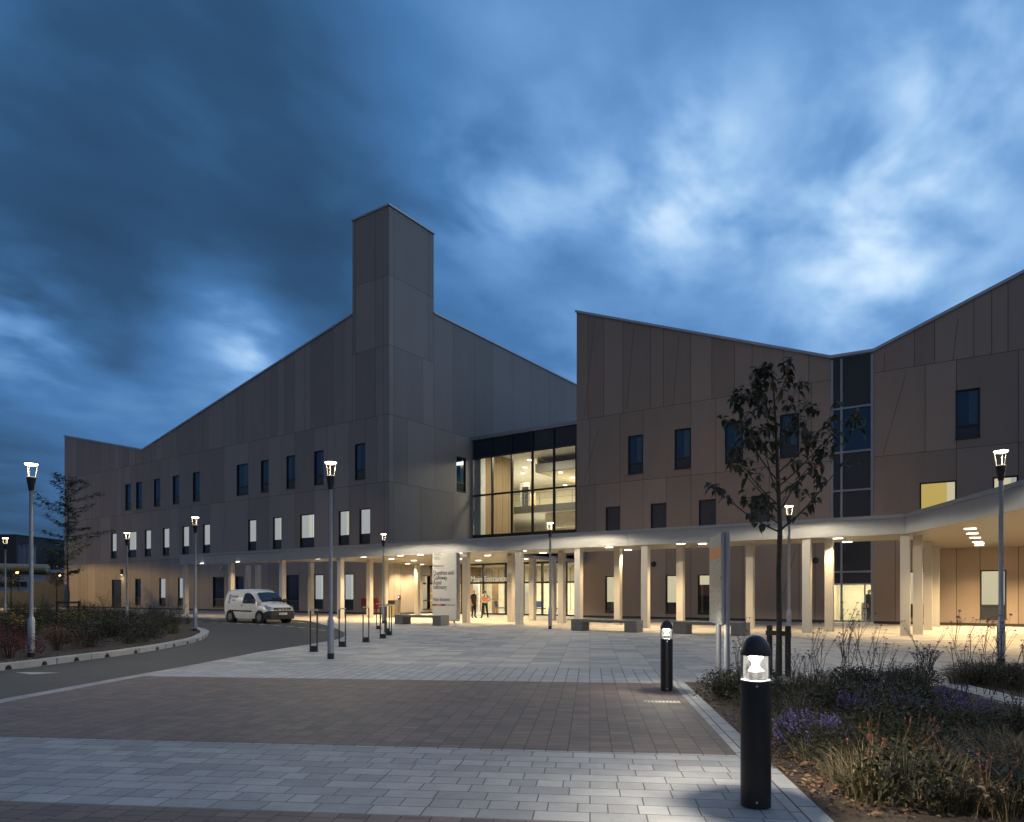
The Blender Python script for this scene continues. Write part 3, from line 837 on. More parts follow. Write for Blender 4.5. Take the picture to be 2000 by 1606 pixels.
lob.face([(x0, YR + 4, 0), (x1, YR + 4, 0), (x1, YR + 4, 2.6), (x0, YR + 4, 2.6)], 0)
lob.face([(x0, YR + .1, 0), (x0, YR + 4, 0), (x0, YR + 4, 2.6), (x0, YR + .1, 2.6)], 0)
lob.face([(x1, YR + 4, 0), (x1, YR + .1, 0), (x1, YR + .1, 2.6), (x1, YR + 4, 2.6)], 1)
lob.face([(x0, YR + .1, .01), (x1, YR + .1, .01), (x1, YR + 4, .01), (x0, YR + 4, .01)], 2)
lob.face([(x0, YR + 4, 2.6), (x1, YR + 4, 2.6), (x1, YR + .1, 2.6), (x0, YR + .1, 2.6)], 1)
lob.box((um + .7, YR + 1.6, .02), (um + 1.5, YR + 2.2, 1.05), 1)
lob.box((um + 1.62, YR + .5, .02), (um + 1.74, YR + .62, 1.1), 1)
part(lob, 'stair_lobby', [M_WALLIN, M_WALLWH, M_FLOOR])
lamp('stair_lobby_lamp', 'AREA', ((ST0 + ST1) / 2, YR + 2, 2.55), 160, (1, .93, .72), shape='RECTANGLE', size=2.0, size_y=.6)

# glazed link between the wings
lk = MB()
GX0, GX1 = XS, XR0 + 4
mu = [PY(u, 950, YG).x for u in (961.5, 999.5, 1040, 1082)] 
step = mu[-1] - mu[-2]
mu += [mu[-1] + step, mu[-1] + 2 * step]
zrow = [6.28, 9.55, 12.62, 14.1]
for x in mu: lk.box((x - .06, YG - .08, 6.1), (x + .06, YG + .12, 14.1))
xs_ = [GX0 + .12] + mu + [GX1]
for z, h in ((6.2, .12), (9.55, .07), (12.62, .07)):
    for a, b in zip(xs_, xs_[1:]): lk.box((a + .06, YG - .06, z - h), (b - .06, YG + .10, z + h))
link = part(lk, 'link_glazing', M_FRAME)
mb = MB(); mb.box((GX0 + .02, YG - .12, 6.05), (GX0 + .13, YG + .1, 14.12)); mb.box((GX0 + .02, YG - .16, 14.12), (GX1, YG + .5, 14.4)); mb.box((GX0 + .14, YG - .1, 5.9), (GX1, YG + .1, 6.05)); mb.build('head_frame', M_MUL, link)
for k, (za, zb, mt) in enumerate([(6.28, 9.55, M_GLASS), (9.55, 12.62, M_GLASS), (12.62, 14.1, M_SPANB)]):
    mb = MB(); mb.face([(GX0 + .1, YG + .02, za), (GX1, YG + .02, za), (GX1, YG + .02, zb), (GX0 + .1, YG + .02, zb)])
    mb.build('pane' if k < 2 else 'spandrel', mt, link)
mb = MB(); mb.face([(GX0, YG + .3, 14.38), (GX1, YG + .3, 14.38), (GX1, 70, 14.38), (GX0, 70, 14.38)]); part(mb, 'roof', M_ROOF)
mb = MB(); mb.box((GX0 + .02, YG - .3, 4.0), (GX1, YG - .12, 6.0)); part(mb, 'link_wall', M_CR)
# rooms seen through the link glazing
at = MB()
YB2 = 66
YT = YG + 6.1
at.box((GX0 - .3, YG + .9, 4.5), (GX0 + .05, YT, 13.5), 2)                   # timber wall
at.box((GX0 + .06, YG + .25, 4.5), (GX0 + .75, YG + .9, 13.5), 1)
for k in range(5): at.box((GX0 + .05, YG + 1.5 + k * .95, 4.5), (GX0 + .062, YG + 1.53 + k * .95, 13.5), 4)
LX, RX = GX0 - 14, GX1 + 2
at.face([(LX, YB2, 4.5), (RX, YB2, 4.5), (RX, YB2, 13.6), (LX, YB2, 13.6)], 0)
at.face([(LX, YB2, 13.55), (RX, YB2, 13.55), (RX, YG + .2, 13.55), (LX, YG + .2, 13.55)], 1)
at.face([(LX, YG + .2, 5.9), (RX, YG + .2, 5.9), (RX, YB2, 5.9), (LX, YB2, 5.9)], 3)
at.face([(RX, YB2, 4.5), (RX, YG + .15, 4.5), (RX, YG + .15, 13.6), (RX, YB2, 13.6)], 0)
at.face([(LX, YT, 4.5), (LX, YB2, 4.5), (LX, YB2, 13.6), (LX, YT, 13.6)], 0)
at.box((-33.2, YG + 6.4, 12.25), (RX - .1, YG + 6.9, 12.95), 4)                # bulkhead
at.face([(-33.2, YB2 - .1, 12.3), (RX - .1, YB2 - .1, 12.3), (RX - .1, YG + 6.9, 12.3), (-33.2, YG + 6.9, 12.3)], 0)
at.box((-33.35, YG + 6.9, 12.25), (-33.2, YB2 - .1, 13.5), 6)
BYY = YG + 8.2
at.box((LX + 3, BYY, 8.98), (RX - .1, BYY + .5, 9.6), 4)                       # balcony edge
at.face([(LX + 3, YB2 - .1, 9.0), (RX - .1, YB2 - .1, 9.0), (RX - .1, BYY + .5, 9.0), (LX + 3, BYY + .5, 9.0)], 1)
at.face([(LX + 3, BYY + .5, 9.55), (RX - .1, BYY + .5, 9.55), (RX - .1, YB2 - .1, 9.55), (LX + 3, YB2 - .1, 9.55)], 3)
at.box((-34.2, BYY + 1.5, 7.6), (-28.0, BYY + 1.9, 8.95), 6)
at.box((-38.2, BYY + 3.2, 9.56), (-37.2, BYY + 3.5, 12.4), 4); at.box((-37.1, BYY + 3.2, 9.56), (-36.4, BYY + 3.3, 11.3), 5)
at.box((-36.6, BYY + 1.2, 9.56), (-35.9, BYY + 1.5, 11.6), 4)
at.box((-30.6, BYY + 2.2, 9.56), (-30.3, BYY + 2.5, 12.2), 4)
atr = part(at, 'atrium', [M_WALLIN, M_WALLWH, M_TIMBER, M_FLOOR, M_GREYIN, M_TIMBER, M_WALLIN])
bl = MB()
for k in range(9):
    x = -39 + k * 1.7; bl.box((x - .03, BYY + .02, 9.6), (x + .03, BYY + .06, 10.75))
for z, r_ in ((10.75, .035), (10.2, .02)): bl.tube([(-44, BYY + .04, z), (GX1, BYY + .04, z)], r_, 6)
bl.build('balustrade', M_STEEL, atr)
for (x, y, z) in [(-34.2, 52.6, 13.53), (-36.6, 55.5, 13.53), (-33.9, 57.5, 13.53), (-31.5, 53.5, 12.28), (-32.0, 56.5, 12.28), (-34.8, 60, 12.28), (-36, 61, 8.97), (-34, 57.2, 8.97), (-38.5, 58, 13.53)]:
    mb = MB(); mb.lathe([(0.001, 0), (.2, 0), (.2, -.03), (.001, -.03)], 14, (x, y, z)); mb.build('ceiling_lamp', M_LAMPIN, atr)
for (x, y, z, w) in [(-36, 56, 13.4, 1300), (-31, 58, 12.1, 520), (-34, 58, 8.8, 1050), (-31, 49, 13.3, 600), (-40, 60, 12.8, 750)]:
    lamp('atrium_lamp', 'AREA', (x, y, z), w, (1, .95, .74), shape='RECTANGLE', size=3, size_y=2)

# entrance screen at ground level, lobby behind
es = MB()
ex = [PY(u, 1160, YE).x for u in (902, 944, 988, 1022, 1059, 1106)]
ZT = 2.28
for x in ex: es.box((x - .05, YE - .06, .02), (x + .05, YE + .1, 3.7))
xx = [XS + .05] + ex + [XR0 - .02]
for a, b in zip(xx, xx[1:]):
    es.box((a + .05, YE - .05, ZT - .06), (b - .05, YE + .08, ZT + .06)); es.box((a + .05, YE - .05, 3.55), (b - .05, YE + .08, 3.7))
    if not (a == ex[0]): es.box((a + .05, YE - .05, .02), (b - .05, YE + .08, .12))
ent = part(es, 'entrance_screen', M_FRAME)
for a, b in zip(xx, xx[1:]):
    mb = MB(); mb.face([(a + .05, YE + .02, ZT), (b - .05, YE + .02, ZT), (b - .05, YE + .02, 3.6), (a + .05, YE + .02, 3.6)])
    mb.build('pane', M_GLASST, ent)
    if a != ex[0]:
        mb = MB(); mb.face([(a + .05, YE + .02, .1), (b - .05, YE + .02, .1), (b - .05, YE + .02, ZT), (a + .05, YE + .02, ZT)]); mb.build('pane', M_GLASS, ent)
mb = MB()
for z in (.98, 1.5):
    for a, b in zip(xx, xx[1:]):
        if a == ex[0]: continue
        n = int((b - a) / .16)
        for k in range(n): mb.box((a + .12 + k * .16, YE - .004, z), (a + .12 + k * .16 + .08, YE + .0, z + .06))
mb.build('safety_dots', M_REFL, ent)
t_ = PY(921, 1136, YE)
text('Main Entrance', .56, (t_.x - BR.x + .0, YE - .12 - BR.y, t_.z), M_TEXTW, hosp, sx=1.0, extrude=.02)
lo = MB()
YB3 = YE + 6.5
lo.face([(XS, YB3, 0), (XR0 + 4, YB3, 0), (XR0 + 4, YB3, 3.72), (XS, YB3, 3.72)], 0)
lo.face([(XS + .04, YE + .1, 0), (XS + .04, YB3, 0), (XS + .04, YB3, 3.72), (XS + .04, YE + .1, 3.72)], 3)
lo.face([(XR0 + 4, YB3, 0), (XR0 + 4, YE, 0), (XR0 + 4, YE, 3.72), (XR0 + 4, YB3, 3.72)], 0)
lo.face([(XS, YE + .02, .012), (XR0 + 4, YE + .02, .012), (XR0 + 4, YB3, .012), (XS, YB3, .012)], 2)
lo.face([(XS, YB3, 3.7), (XR0 + 4, YB3, 3.7), (XR0 + 4, YE + .1, 3.7), (XS, YE + .1, 3.7)], 1)
for k in range(24):
    x = XS + .6 + k * .62
    lo.box((x, YB3 - .03, .1), (x + .03, YB3 - .001, 3.5), 4)
lo.box((PY(914, 1160, YE).x, YE + 3.0, .02), (PY(926, 1160, YE).x, YE + 3.1, 2.4), 5)
for u0, u1 in ((930, 941), (1008, 1018), (1030, 1044)):
    lo.box((PY(u0, 1160, YE + 3).x, YE + 2.6, .05), (PY(u1, 1160, YE + 3).x, YE + 2.7, 2.5), 1)
part(lo, 'lobby', [M_WALLIN, M_WALLWH, M_FLOOR, M_TIMBER, M_GREYIN, M_TIMBER])
for x in (-32.5, -28, -24):
    lamp('lobby_lamp', 'AREA', (x, YE + 2.8, 3.6), 420, (1, .92, .72), shape='RECTANGLE', size=2.6, size_y=1.4)

# =================================================================== entrance canopy
YC, ZB, ZC = 28.2, 3.62, 4.32
CX0, CX1 = PY(352.5, 1090, YC).x, -2.5
WD = Vector((.424, -.9057, 0)); WN = Vector((.9057, .424, 0))
C0 = Vector((CX1, YC, 0)); C1 = C0 + WD * 19
can = thing('entrance_canopy', 'long pale metal entrance canopy on square white columns with lit soffit', 'canopy', (CX0, YC, 0))
def cpart(mb, name, mats, parent=None, **kw):
    o = mb.build(name, mats, can if parent is None else parent, **kw)
    if parent is None: o.location = (-CX0, -YC, 0)
    return o
BK = [(CX0, YC + .9), (-43, YC + 1.5), (-36.2, YC + 3.3), (XS + .02, YC + 3.5), (XS + .02, YE - .1), (-21.2, YE - .1 - 1.15), (-21.2, 31.7), (CX1, 31.7)]
wing = [xy(C0 + WN * .124 + WD * .1), xy(C1 + WN * .124), xy(C1 + WN * 9), (14, YR - .06), (CX1 - .1, YR - .06), (CX1 - .1, 31.7)]
main = [(CX0 + .1, YC + .124)] + [(CX1, YC + .124), (CX1, 31.7)] + BK[::-1][1:]
# soffit boards
M_SOFF, tso, bso = new_mat('soffit_boards')
tcn = tso.nodes.new('ShaderNodeTexCoord'); sp = tso.nodes.new('ShaderNodeSeparateXYZ'); tso.links.new(tcn.outputs['Object'], sp.inputs[0])
fr_ = mth(tso, 'FRACT', mth(tso, 'MULTIPLY', sp.outputs[1], 6.0))
gr = mth(tso, 'LESS_THAN', fr_, 0.08)
tso.links.new(ramp(tso, gr, [(0, (0.52, 0.47, 0.37)), (1, (0.12, 0.10, 0.08))]), bso.inputs['Base Color'])
bso.inputs['Roughness'].default_value = 0.32
bso.inputs['Specular IOR Level'].default_value = 0.5
s_ = MB(); s_.prism(main, ZB + .03, ZC - .1, 0, 1)
cpart(s_, 'soffit', [M_SOFF, M_ROOF])
s_ = MB(); s_.prism(wing, ZB + .034, ZC - .104, 0, 1)
cpart(s_, 'soffit', [M_SOFF, M_ROOF])
def fascia(mb, a, b, th=.12, zb=ZB, zt=ZC):
    a = Vector(a); b = Vector(b); d = (b - a).normalized(); n_ = Vector((d.y, -d.x, 0))
    for z0_, z1_, o in ((zb, zt - .12, 0.0), (zt - .118, zt, .05)):
        p = [a + n_ * o, b + n_ * o, b - n_ * th, a - n_ * th]
        mb.idx([(q.x, q.y, z0_) for q in p] + [(q.x, q.y, z1_) for q in p], [(0, 3, 2, 1), (4, 5, 6, 7), (0, 1, 5, 4), (1, 2, 6, 5), (2, 3, 7, 6), (3, 0, 4, 7)])
seg = [CX0 - .1, -42, -34, -28.5, -20.5, -13.2, -7.4, CX1]
f1 = MB()
for a, b in zip(seg, seg[1:]): fascia(f1, (a + .006, YC, 0), (b - .006, YC, 0))
cpart(f1, 'fascia', M_CANOPY)
f2 = MB()
for a, b in ((0.008, 8.2), (8.21, 19)): fascia(f2, C0 + WD * a, C0 + WD * b)
cpart(f2, 'fascia', M_CANOPY)
f3 = MB(); fascia(f3, (-21.2, 31.72, 0), (-21.2, YR - .02, 0), zb=3.45, zt=4.0); fascia(f3, (CX0 - .1, YC + .95, 0), (CX0 - .1, YC + .13, 0)); cpart(f3, 'fascia', M_CANOPY)
f4 = MB(); fascia(f4, (CX1 - .12, 31.72, 0), (CX1 - .12 - .001, 31.71, 0)); 
# columns
front_cols = [(359, 1195), (448, 1200), (548, 1204.3), (661.5, 1207.8), (907, 1216.7), (1011, 1219.4), (1127, 1223.4), (1258, 1227.8), (1574.5, 1238), (1767.5, 1243.8)]
back_cols = [(481, 1199), (500.5, 1199), (604, 1202.5), (719, 1206.5), (749.5, 1205), (812.5, 1201), (995, 1214.8), (1037.5, 1212), (1077, 1211.5), (1094.5, 1217.8), (1204.5, 1220.2), (1327, 1224.3), (1463.5, 1229), (1618.5, 1234.3), (1792, 1239.8), (1812, 1230.8), (1827, 1224.2)]
def column(x, y):
    mb = MB(); h = .15; mb.box((x - h, y - h, 0), (x + h, y + h, ZB + .03)); mb.box((x - h - .02, y - h - .02, 0), (x + h + .02, y + h + .02, .02))
    cpart(mb, 'column', M_COLUMN)
COLS = []
for u, v in front_cols:
    p = PY(u, 1200, YC + .16); COLS.append((p.x, YC + .32))
for u, v in back_cols:
    p = G(u, v); COLS.append((p.x, p.y + .15))
for x, y in COLS: column(x, y)
for k in (0.33, 0.72): column(*xy(C0 + WD * 19 * (k + .28) + WN * .35))
# downlights in the soffit
dl = [(394.7, 1100.5), (465, 1097.5), (552.8, 1094.8), (620.2, 1091.5), (709.8, 1088), (764.5, 1091.8), (782.3, 1085.3), (808, 1094.8), (821.3, 1083.8), (900, 1080.5), (896.5, 1091.8), (934.5, 1094.8), (952.5, 1085), (1021, 1076), (1029.5, 1091.5), (1060.8, 1080), (1189.5, 1069), (1226.7, 1074), (1330, 1062), (1372, 1062), (1636.5, 1051.5), (1655, 1058.5)]
wl_ = [(1895, 1032.7), (1899.2, 1042), (1904.8, 1050.3), (1909.6, 1058.5), (1912.7, 1065), (1916.3, 1070.8), (1919.7, 1076)]
def downlight(p, power, ang=125):
    mb = MB(); mb.box((p.x - .17, p.y - .06, ZB + .012), (p.x + .17, p.y + .06, ZB + .028)); o = cpart(mb, 'downlight', M_DOWN)
    l = lamp('downlight_beam', 'SPOT', (p.x, p.y, ZB - .03), power, WARM, spot_size=R(ang), spot_blend=.7, shadow_soft_size=.08)
for u, v in dl:
    p = G(u, v, ZB + .03)
    inside = p.x > -36 and p.x < -21
    downlight(p, 1100 if (inside and p.x < -31) else 800 if inside else (280 if p.x < -36 else 560))
for u, v in wl_:
    p = G(u, v, ZB + .03); downlight(p, 720)
for q in (Vector((-34.3, 36.8, 0)), Vector((-34.3, 38.3, 0)), Vector((-34.0, 34.2, 0))): downlight(q, 900)  # extra downlights added as wall washers to brighten the side wall
for q in (C0 + WD * 6 + WN * 3.0, C0 + WD * 11 + WN * 3.5, Vector((2.9, 37.6, 0)), Vector((-0.4, 35.6, 0))): downlight(q, 1350)

# =================================================================== lamp posts
def make_lamp(label, loc):
    t = thing('street_lamp', label, 'street lamp', loc, 0, 'lamp posts round the forecourt')
    mb = MB(); mb.lathe([(.001, 0), (.078, 0), (.078, .13)], 20); mb.build('foot', M_BLACK, t, smooth=True)
    mb = MB(); mb.lathe([(.076, .13), (.076, .86), (.070, .90), (.047, .97), (.046, .985)], 20)
    mb.box((-.03, -.081, .30), (.03, -.07, .72)); mb.build('base_sleeve', M_STEEL, t, smooth=True)
    mb = MB(); mb.lathe([(.046, .985), (.043, 3.9), (.05, 3.93)], 16); mb.build('pole', M_STEEL, t, smooth=True)
    mb = MB(); mb.lathe([(.05, 3.9), (.055, 3.92), (.072, 4.03), (.088, 4.12), (.098, 4.20), (.098, 4.215), (.001, 4.215)], 24); mb.build('head_cone', M_BLACK, t, smooth=True)
    mb = MB()
    for k in range(3):
        a = R(25) + 2 * math.pi * k / 3; c, s = math.cos(a), math.sin(a)
        mb.tube([(c * .075, s * .075, 4.215), (c * .085, s * .085, 4.25), (c * .125, s * .125, 4.515)], .0055, 6)
    mb.lathe([(.092, 4.217), (.092, 4.226), (.07, 4.226), (.07, 4.217)], 20)
    mb.build('light_guide', M_GUIDE, t)
    mb = MB(); mb.lathe([(.001, 4.487), (.07, 4.489), (.118, 4.502), (.134, 4.522), (.134, 4.528), (.001, 4.528)], 24); mb.build('light_disc', M_LAMPW, t)
    mb = MB(); mb.lathe([(.128, 4.529), (.142, 4.53), (.142, 4.55), (.09, 4.565), (.001, 4.57)], 24); mb.build('cap', M_BLACK, t, smooth=True)
    return t
M_GUIDE = emis('light_guide_glow', (1.0, .84, .58), 0.95)
lamps = [((646, 1287), 'nearest lamp post on the paving, between the two leftmost hoop bollards', 1.0),
         ((61, 1285.6), 'big lamp post in the left bed, its base among crimson shrubs', .985),
         ((381.4, 1234), 'lamp post at the rounded tip of the left bed, beside the kerb', 1.0),
         ((248, 1219), 'lamp post in front of the lit first floor window at the left end', 1.0),
         ((10.5, 1214), 'leftmost lamp post, far off beside the white shed', 1.0),
         ((749, 1217.8), 'lamp post behind the hoop bollards, left of the welcome sign', 1.0),
         ((1074.5, 1228.7), 'lamp post before the entrance glazing, left of the middle bench', 1.0),
         ((1541, 1244.8), 'lamp post half hidden by the young tree crown', 1.0),
         ((1955, 1298), 'rightmost lamp post, in front of the warm lit wall', 1.0)]
lp0 = None
for k, ((u, v), lab, s) in enumerate(lamps):
    loc = G(u, v)
    if lp0 is None: o = lp0 = make_lamp(lab, loc)
    else: o = dup(lp0, loc, k * .9, lab)
    pw = [800, 300, 300, 800, 300, 1000, 1000, 700, 700][k]
    lamp('street_lamp_light', 'SPOT', (loc.x, loc.y, 4.475), pw, (1, .86, .62), spot_size=R(171), spot_blend=.12, shadow_soft_size=.11)

# =================================================================== bollard lights
M_LENS = glass('bollard_lens', (0.97, 0.97, 0.95), 0.25)
M_BULB = emis('bollard_reflector_glow', (1.0, .94, .86), 0.75)
M_FROST, _t, _b = new_mat('bollard_inner_lens')
_t.nodes.remove(_b); _tc = _t.nodes.new('ShaderNodeTexCoord'); _mp = _t.nodes.new('ShaderNodeMapping'); _mp.inputs['Scale'].default_value = (1, 1, .6); _t.links.new(_tc.outputs['Object'], _mp.inputs[0])
_f = ramp(_t, noise(_t, _mp.outputs[0], 26, 5, .7), [(.40, (.08, .08, .08)), (.62, (.75, .75, .75))])
_tr = _t.nodes.new('ShaderNodeBsdfTransparent'); _em = _t.nodes.new('ShaderNodeEmission'); _em.inputs[0].default_value = (1, .95, .87, 1); _em.inputs[1].default_value = .85
_mx = _t.nodes.new('ShaderNodeMixShader'); _t.links.new(_f, _mx.inputs[0]); _t.links.new(_tr.outputs[0], _mx.inputs[1]); _t.links.new(_em.outputs[0], _mx.inputs[2]); _t.links.new(_mx.outputs[0], _t.nodes['Material Output'].inputs[0])
M_HOT = emis('bollard_bulb', (1.0, .93, .82), 22.0)
M_SATIN = mat('bollard_black', (0.014, 0.014, 0.015), 0.42, 0, 0.12, 5)
def bollard(u, v, h, r, label, pw):
    p = G(u, v); dirn = Vector((p.x, p.y, 0)).normalized(); p = p + dirn * r
    t = thing('bollard_light', label, 'bollard', (p.x, p.y, .008), math.atan2(-dirn.y, -dirn.x), 'bollard lights along the kerb strip')
    zl, zd = h - .265 * h / 1.2, h - .106 * h / 1.2 - .02
    zl = h * (1 - .262); zd = h * (1 - .114)
    mb = MB(); mb.lathe([(r * 1.0, 0), (r * 1.0, zl), (r * .9, zl + .002), (.001, zl + .002)], 40); mb.build('post', M_SATIN, t, smooth=True)
    mb = MB()
    for z in (.045, zl - .035): mb.lathe([(.001, 0), (.010, 0), (.009, .004), (.001, .005)], 10); 
    sc_ = MB()
    for z in (.045, zl - .035): sc_.tube([(r - .001, .008, z), (r + .004, .008, z)], .009, 10)
    sc_.build('screw', M_STEELB, t)
    mb = MB(); mb.lathe([(r * .995, zl + .003), (r * .995, zl + .008), (r * .985, zd - .002)], 40); mb.build('lens', M_LENS, t, smooth=True)
    mb = MB(); prof = [(r * 1.005, zd - .004), (r * 1.02, zd)]
    for k in range(1, 13):
        a = k / 12 * math.pi / 2; prof.append((max(.001, r * 1.02 * math.cos(a)), zd + (h - zd) * math.sin(a)))
    mb.lathe([(.001, zd - .003)] + prof, 40); mb.build('cap', M_SATIN, t, smooth=True)
    mb = MB(); hh = zd - zl
    mb.lathe([(.02, zl + .004), (.05, zl + .02 * 1), (.055, zl + hh * .35), (.03, zl + hh * .50)], 18)
    mb.build('reflector', M_STEELB, t, smooth=True)
    mb = MB(); mb.lathe([(.001, zl + hh * .50), (.022, zl + hh * .52), (.026, zl + hh * .62), (.02, zl + hh * .72), (.001, zl + hh * .74)], 14); mb.build('bulb', M_HOT, t, smooth=True)
    mb = MB(); mb.lathe([(r * .80, zl + .01), (r * .82, zl + hh * .3), (r * .80, zd - .012)], 30); mb.build('inner_lens', M_FROST, t, smooth=True)
    lamp('bollard_glow', 'POINT', (p.x, p.y, zl + hh * .88), pw, (1, .90, .74), shadow_soft_size=.05)
bollard(1476, 1583, 1.2, .103, 'near black bollard light with dome cap, standing on the pale kerb strip', 440)
bollard(1302, 1352, 1.085, .093, 'far black bollard light standing beside the drain grate', 210)

# =================================================================== hoop bollards
def hoop(label, loc, first=[None]):
    if first[0] is not None: return dup(first[0], loc, R(35), label)
    t = thing('hoop_bollard', label, 'bollard', loc, R(35), 'hoop bollards along the road edge')
    mb = MB(); mb.box((-.12, -.09, 0), (.12, .09, .014)); mb.build('base_plate', M_BLACK, t)
    mb = MB(); mb.box((-.075, -.035, .014), (.075, .035, .15)); mb.build('foot_block', M_BLACK, t)
    for s in (-1, 1):
        mb = MB(); mb.box((s * .088 - .013, -.03, .014), (s * .088 + .013, .03, 1.06)); mb.build('upright', M_VANB, t, bevel=.004)
    mb = MB(); mb.box((-.101, -.03, 1.062), (.101, .03, 1.10)); mb.build('top_bar', M_STEELB, t, bevel=.006)
    first[0] = t; return t
for (u, v), lab in [((613, 1273), 'leftmost hoop bollard, nearest the road edge'), ((668.7, 1263.5), 'hoop bollard just right of the nearest lamp post'),
                    ((714.7, 1254.5), 'third hoop bollard from the left, alone on the slabs'), ((747.8, 1247), 'hoop bollard in front of the lamp post by the welcome sign'),
                    ((739.5, 1229.3), 'farthest hoop bollard, left of the lamp post by the welcome sign'), ((756, 1235), 'thin hoop bollard right behind the lamp post base'),
                    ((759.8, 1241), 'rightmost hoop bollard, nearest the concrete bench')]:
    hoop(lab, G(u, v))

# =================================================================== benches
def bench(p, length, depth_, lab):
    t = thing('bench', lab, 'bench', p, 0, 'concrete benches along the canopy')
    mb = MB(); mb.box((0, 0, .36), (length, depth_, .47)); mb.build('seat', M_BENCH, t, bevel=.008)
    for x in (0.0, length - .52):
        mb = MB(); mb.box((x + .002, .002, 0), (x + .52, depth_ - .002, .358)); mb.build('leg', M_BENCH, t, bevel=.008)
p0 = G(770.5, 1219.5); bench(p0, G(862, 1222.5).x - p0.x, .62, 'long low grey bench in front of the welcome sign')
p0 = G(1115, 1231.8); bench(p0, G(1244.8, 1236).x - p0.x, .62, 'middle grey bench, right of the lamp post at the entrance')
p0 = G(1314, 1238); bench(p0, G(1452, 1243.5).x - p0.x, .62, 'grey bench behind the far bollard light and map board')

# =================================================================== welcome sign
YS = 27.55
xa, xb = PY(844.5, 1140, YS).x, PY(891, 1140, YS).x
sg_ = thing('welcome_sign', 'tall white totem sign welcoming visitors to the infirmary', 'sign', (xa, YS, 0))
mb = MB(); mb.box((0, 0, .16), (xb - xa, .30, 3.60)); mb.build('panel', M_SIGN, sg_, bevel=.01)
mb = MB(); mb.box((.012, .012, .10), (xb - xa - .012, .288, .158)); mb.build('base_rail', M_STEEL, sg_)
for x in (.25, xb - xa - .25):
    mb = MB(); mb.tube([(x, .15, 0), (x, .15, .1)], .06, 12); mb.build('foot', M_STEEL, sg_)
mb = MB(); mb.box((xb - xa + .002, .03, .2), (xb - xa + .03, .27, 3.56)); mb.build('side_trim', M_STEEL, sg_)
W_ = xb - xa; zz_ = lambda v: EYE + (HOR - v) / F * depth(Vector((xa + W_ / 2, YS, 0)))
y_ = -.007
text('NHS', .24, (.12, y_, zz_(1086)), M_TEXTL, sg_, sx=.95)
text('Dumfries\n& Galloway', .085, (.14, y_, zz_(1089.2)), M_TEXTL, sg_)
text('Welcome to', .17, (.08, y_, zz_(1107)), M_TEXTL, sg_, sx=.8)
mb = MB(); mb.box((.08, -.004, zz_(1109.8)), (.82, -.001, zz_(1109.3))); mb.build('rule', M_TEXTL, sg_)
for k, (tx, v) in enumerate((('Dumfries and', 1123), ('Galloway', 1132.5), ('Royal', 1141.8), ('Infirmary', 1151))):
    text(tx, .335, (.07, y_, zz_(v)), M_TEXT, sg_, sx=.74)
text('Main Entrance', .25, (.07, y_, zz_(1174)), M_TEXT, sg_, sx=.78)
for x0, x1, mt in ((0, .27, M_TEXTL), (.27, .58, M_ORANGE), (.58, .88, M_PURPLE), (.88, W_ - .05, M_BEIGE)):
    mb = MB(); mb.box((x0 + .001, -.005, zz_(1183.6)), (x1, -.001, zz_(1180.2))); mb.build('colour_stripe', mt, sg_)

# =================================================================== map board
pa, pb_ = G(1419.6, 1350.5), G(1403.3, 1337.8)
dv = (pb_ - pa).normalized()
mapb = thing('map_board', 'tall glossy site map board between two round grey posts in the bed', 'sign', pa)
for p in (pa, pb_):
    q = p - pa; mb = MB(); mb.tube([(q.x, q.y, 0), (q.x, q.y, 1.0 if p is pb_ else 2.44)], .045, 16); mb.build('post', M_POST, mapb, smooth=True)
nl = Vector((-dv.y, dv.x, 0)); nl = nl if nl.dot(RIGHT) < 0 else -nl
def bd(mb, s0, s1, z0, z1, o0, o1, m=0):
    c = dv * (s0 + s1) / 2 + nl * (o0 + o1) / 2; mb.obox((c.x, c.y, z0), dv * (s1 - s0) / 2, nl * (o1 - o0) / 2, z1 - z0, m)
mb = MB(); bd(mb, -.05, 1.18, 1.02, 2.44, .046, .085); mb.build('panel', M_POST, mapb)
M_MAP, tm_, bm_ = new_mat('map_print')
tcm = tm_.nodes.new('ShaderNodeTexCoord'); vo = tm_.nodes.new('ShaderNodeTexVoronoi'); vo.feature = 'DISTANCE_TO_EDGE'; vo.inputs['Scale'].default_value = 9
tm_.links.new(tcm.outputs['Object'], vo.inputs['Vector'])
tm_.links.new(ramp(tm_, vo.outputs[0], [(0, (.12, .13, .14)), (.05, (.16, .17, .18)), (.09, (.28, .29, .29))]), bm_.inputs['Base Color'])
bm_.inputs['Roughness'].default_value = .35
mb = MB(); bd(mb, .0, 1.13, 1.08, 2.06, .0855, .089); mb.build('map', M_MAP, mapb)
mb = MB(); bd(mb, .0, 1.13, 2.064, 2.24, .0855, .089); mb.build('heading_strip', M_ORANGE, mapb)
mb = MB(); bd(mb, -.03, 1.16, 2.26, 2.42, .0855, .09); mb.build('top_panel', M_POST, mapb)
mb = MB()
for z in (1.10, 1.75, 2.40): mb.tube([Vector((0, 0, z)), nl * .09 + Vector((0, 0, z))], .02, 8)
mb.build('clamp', M_BLACK, mapb)

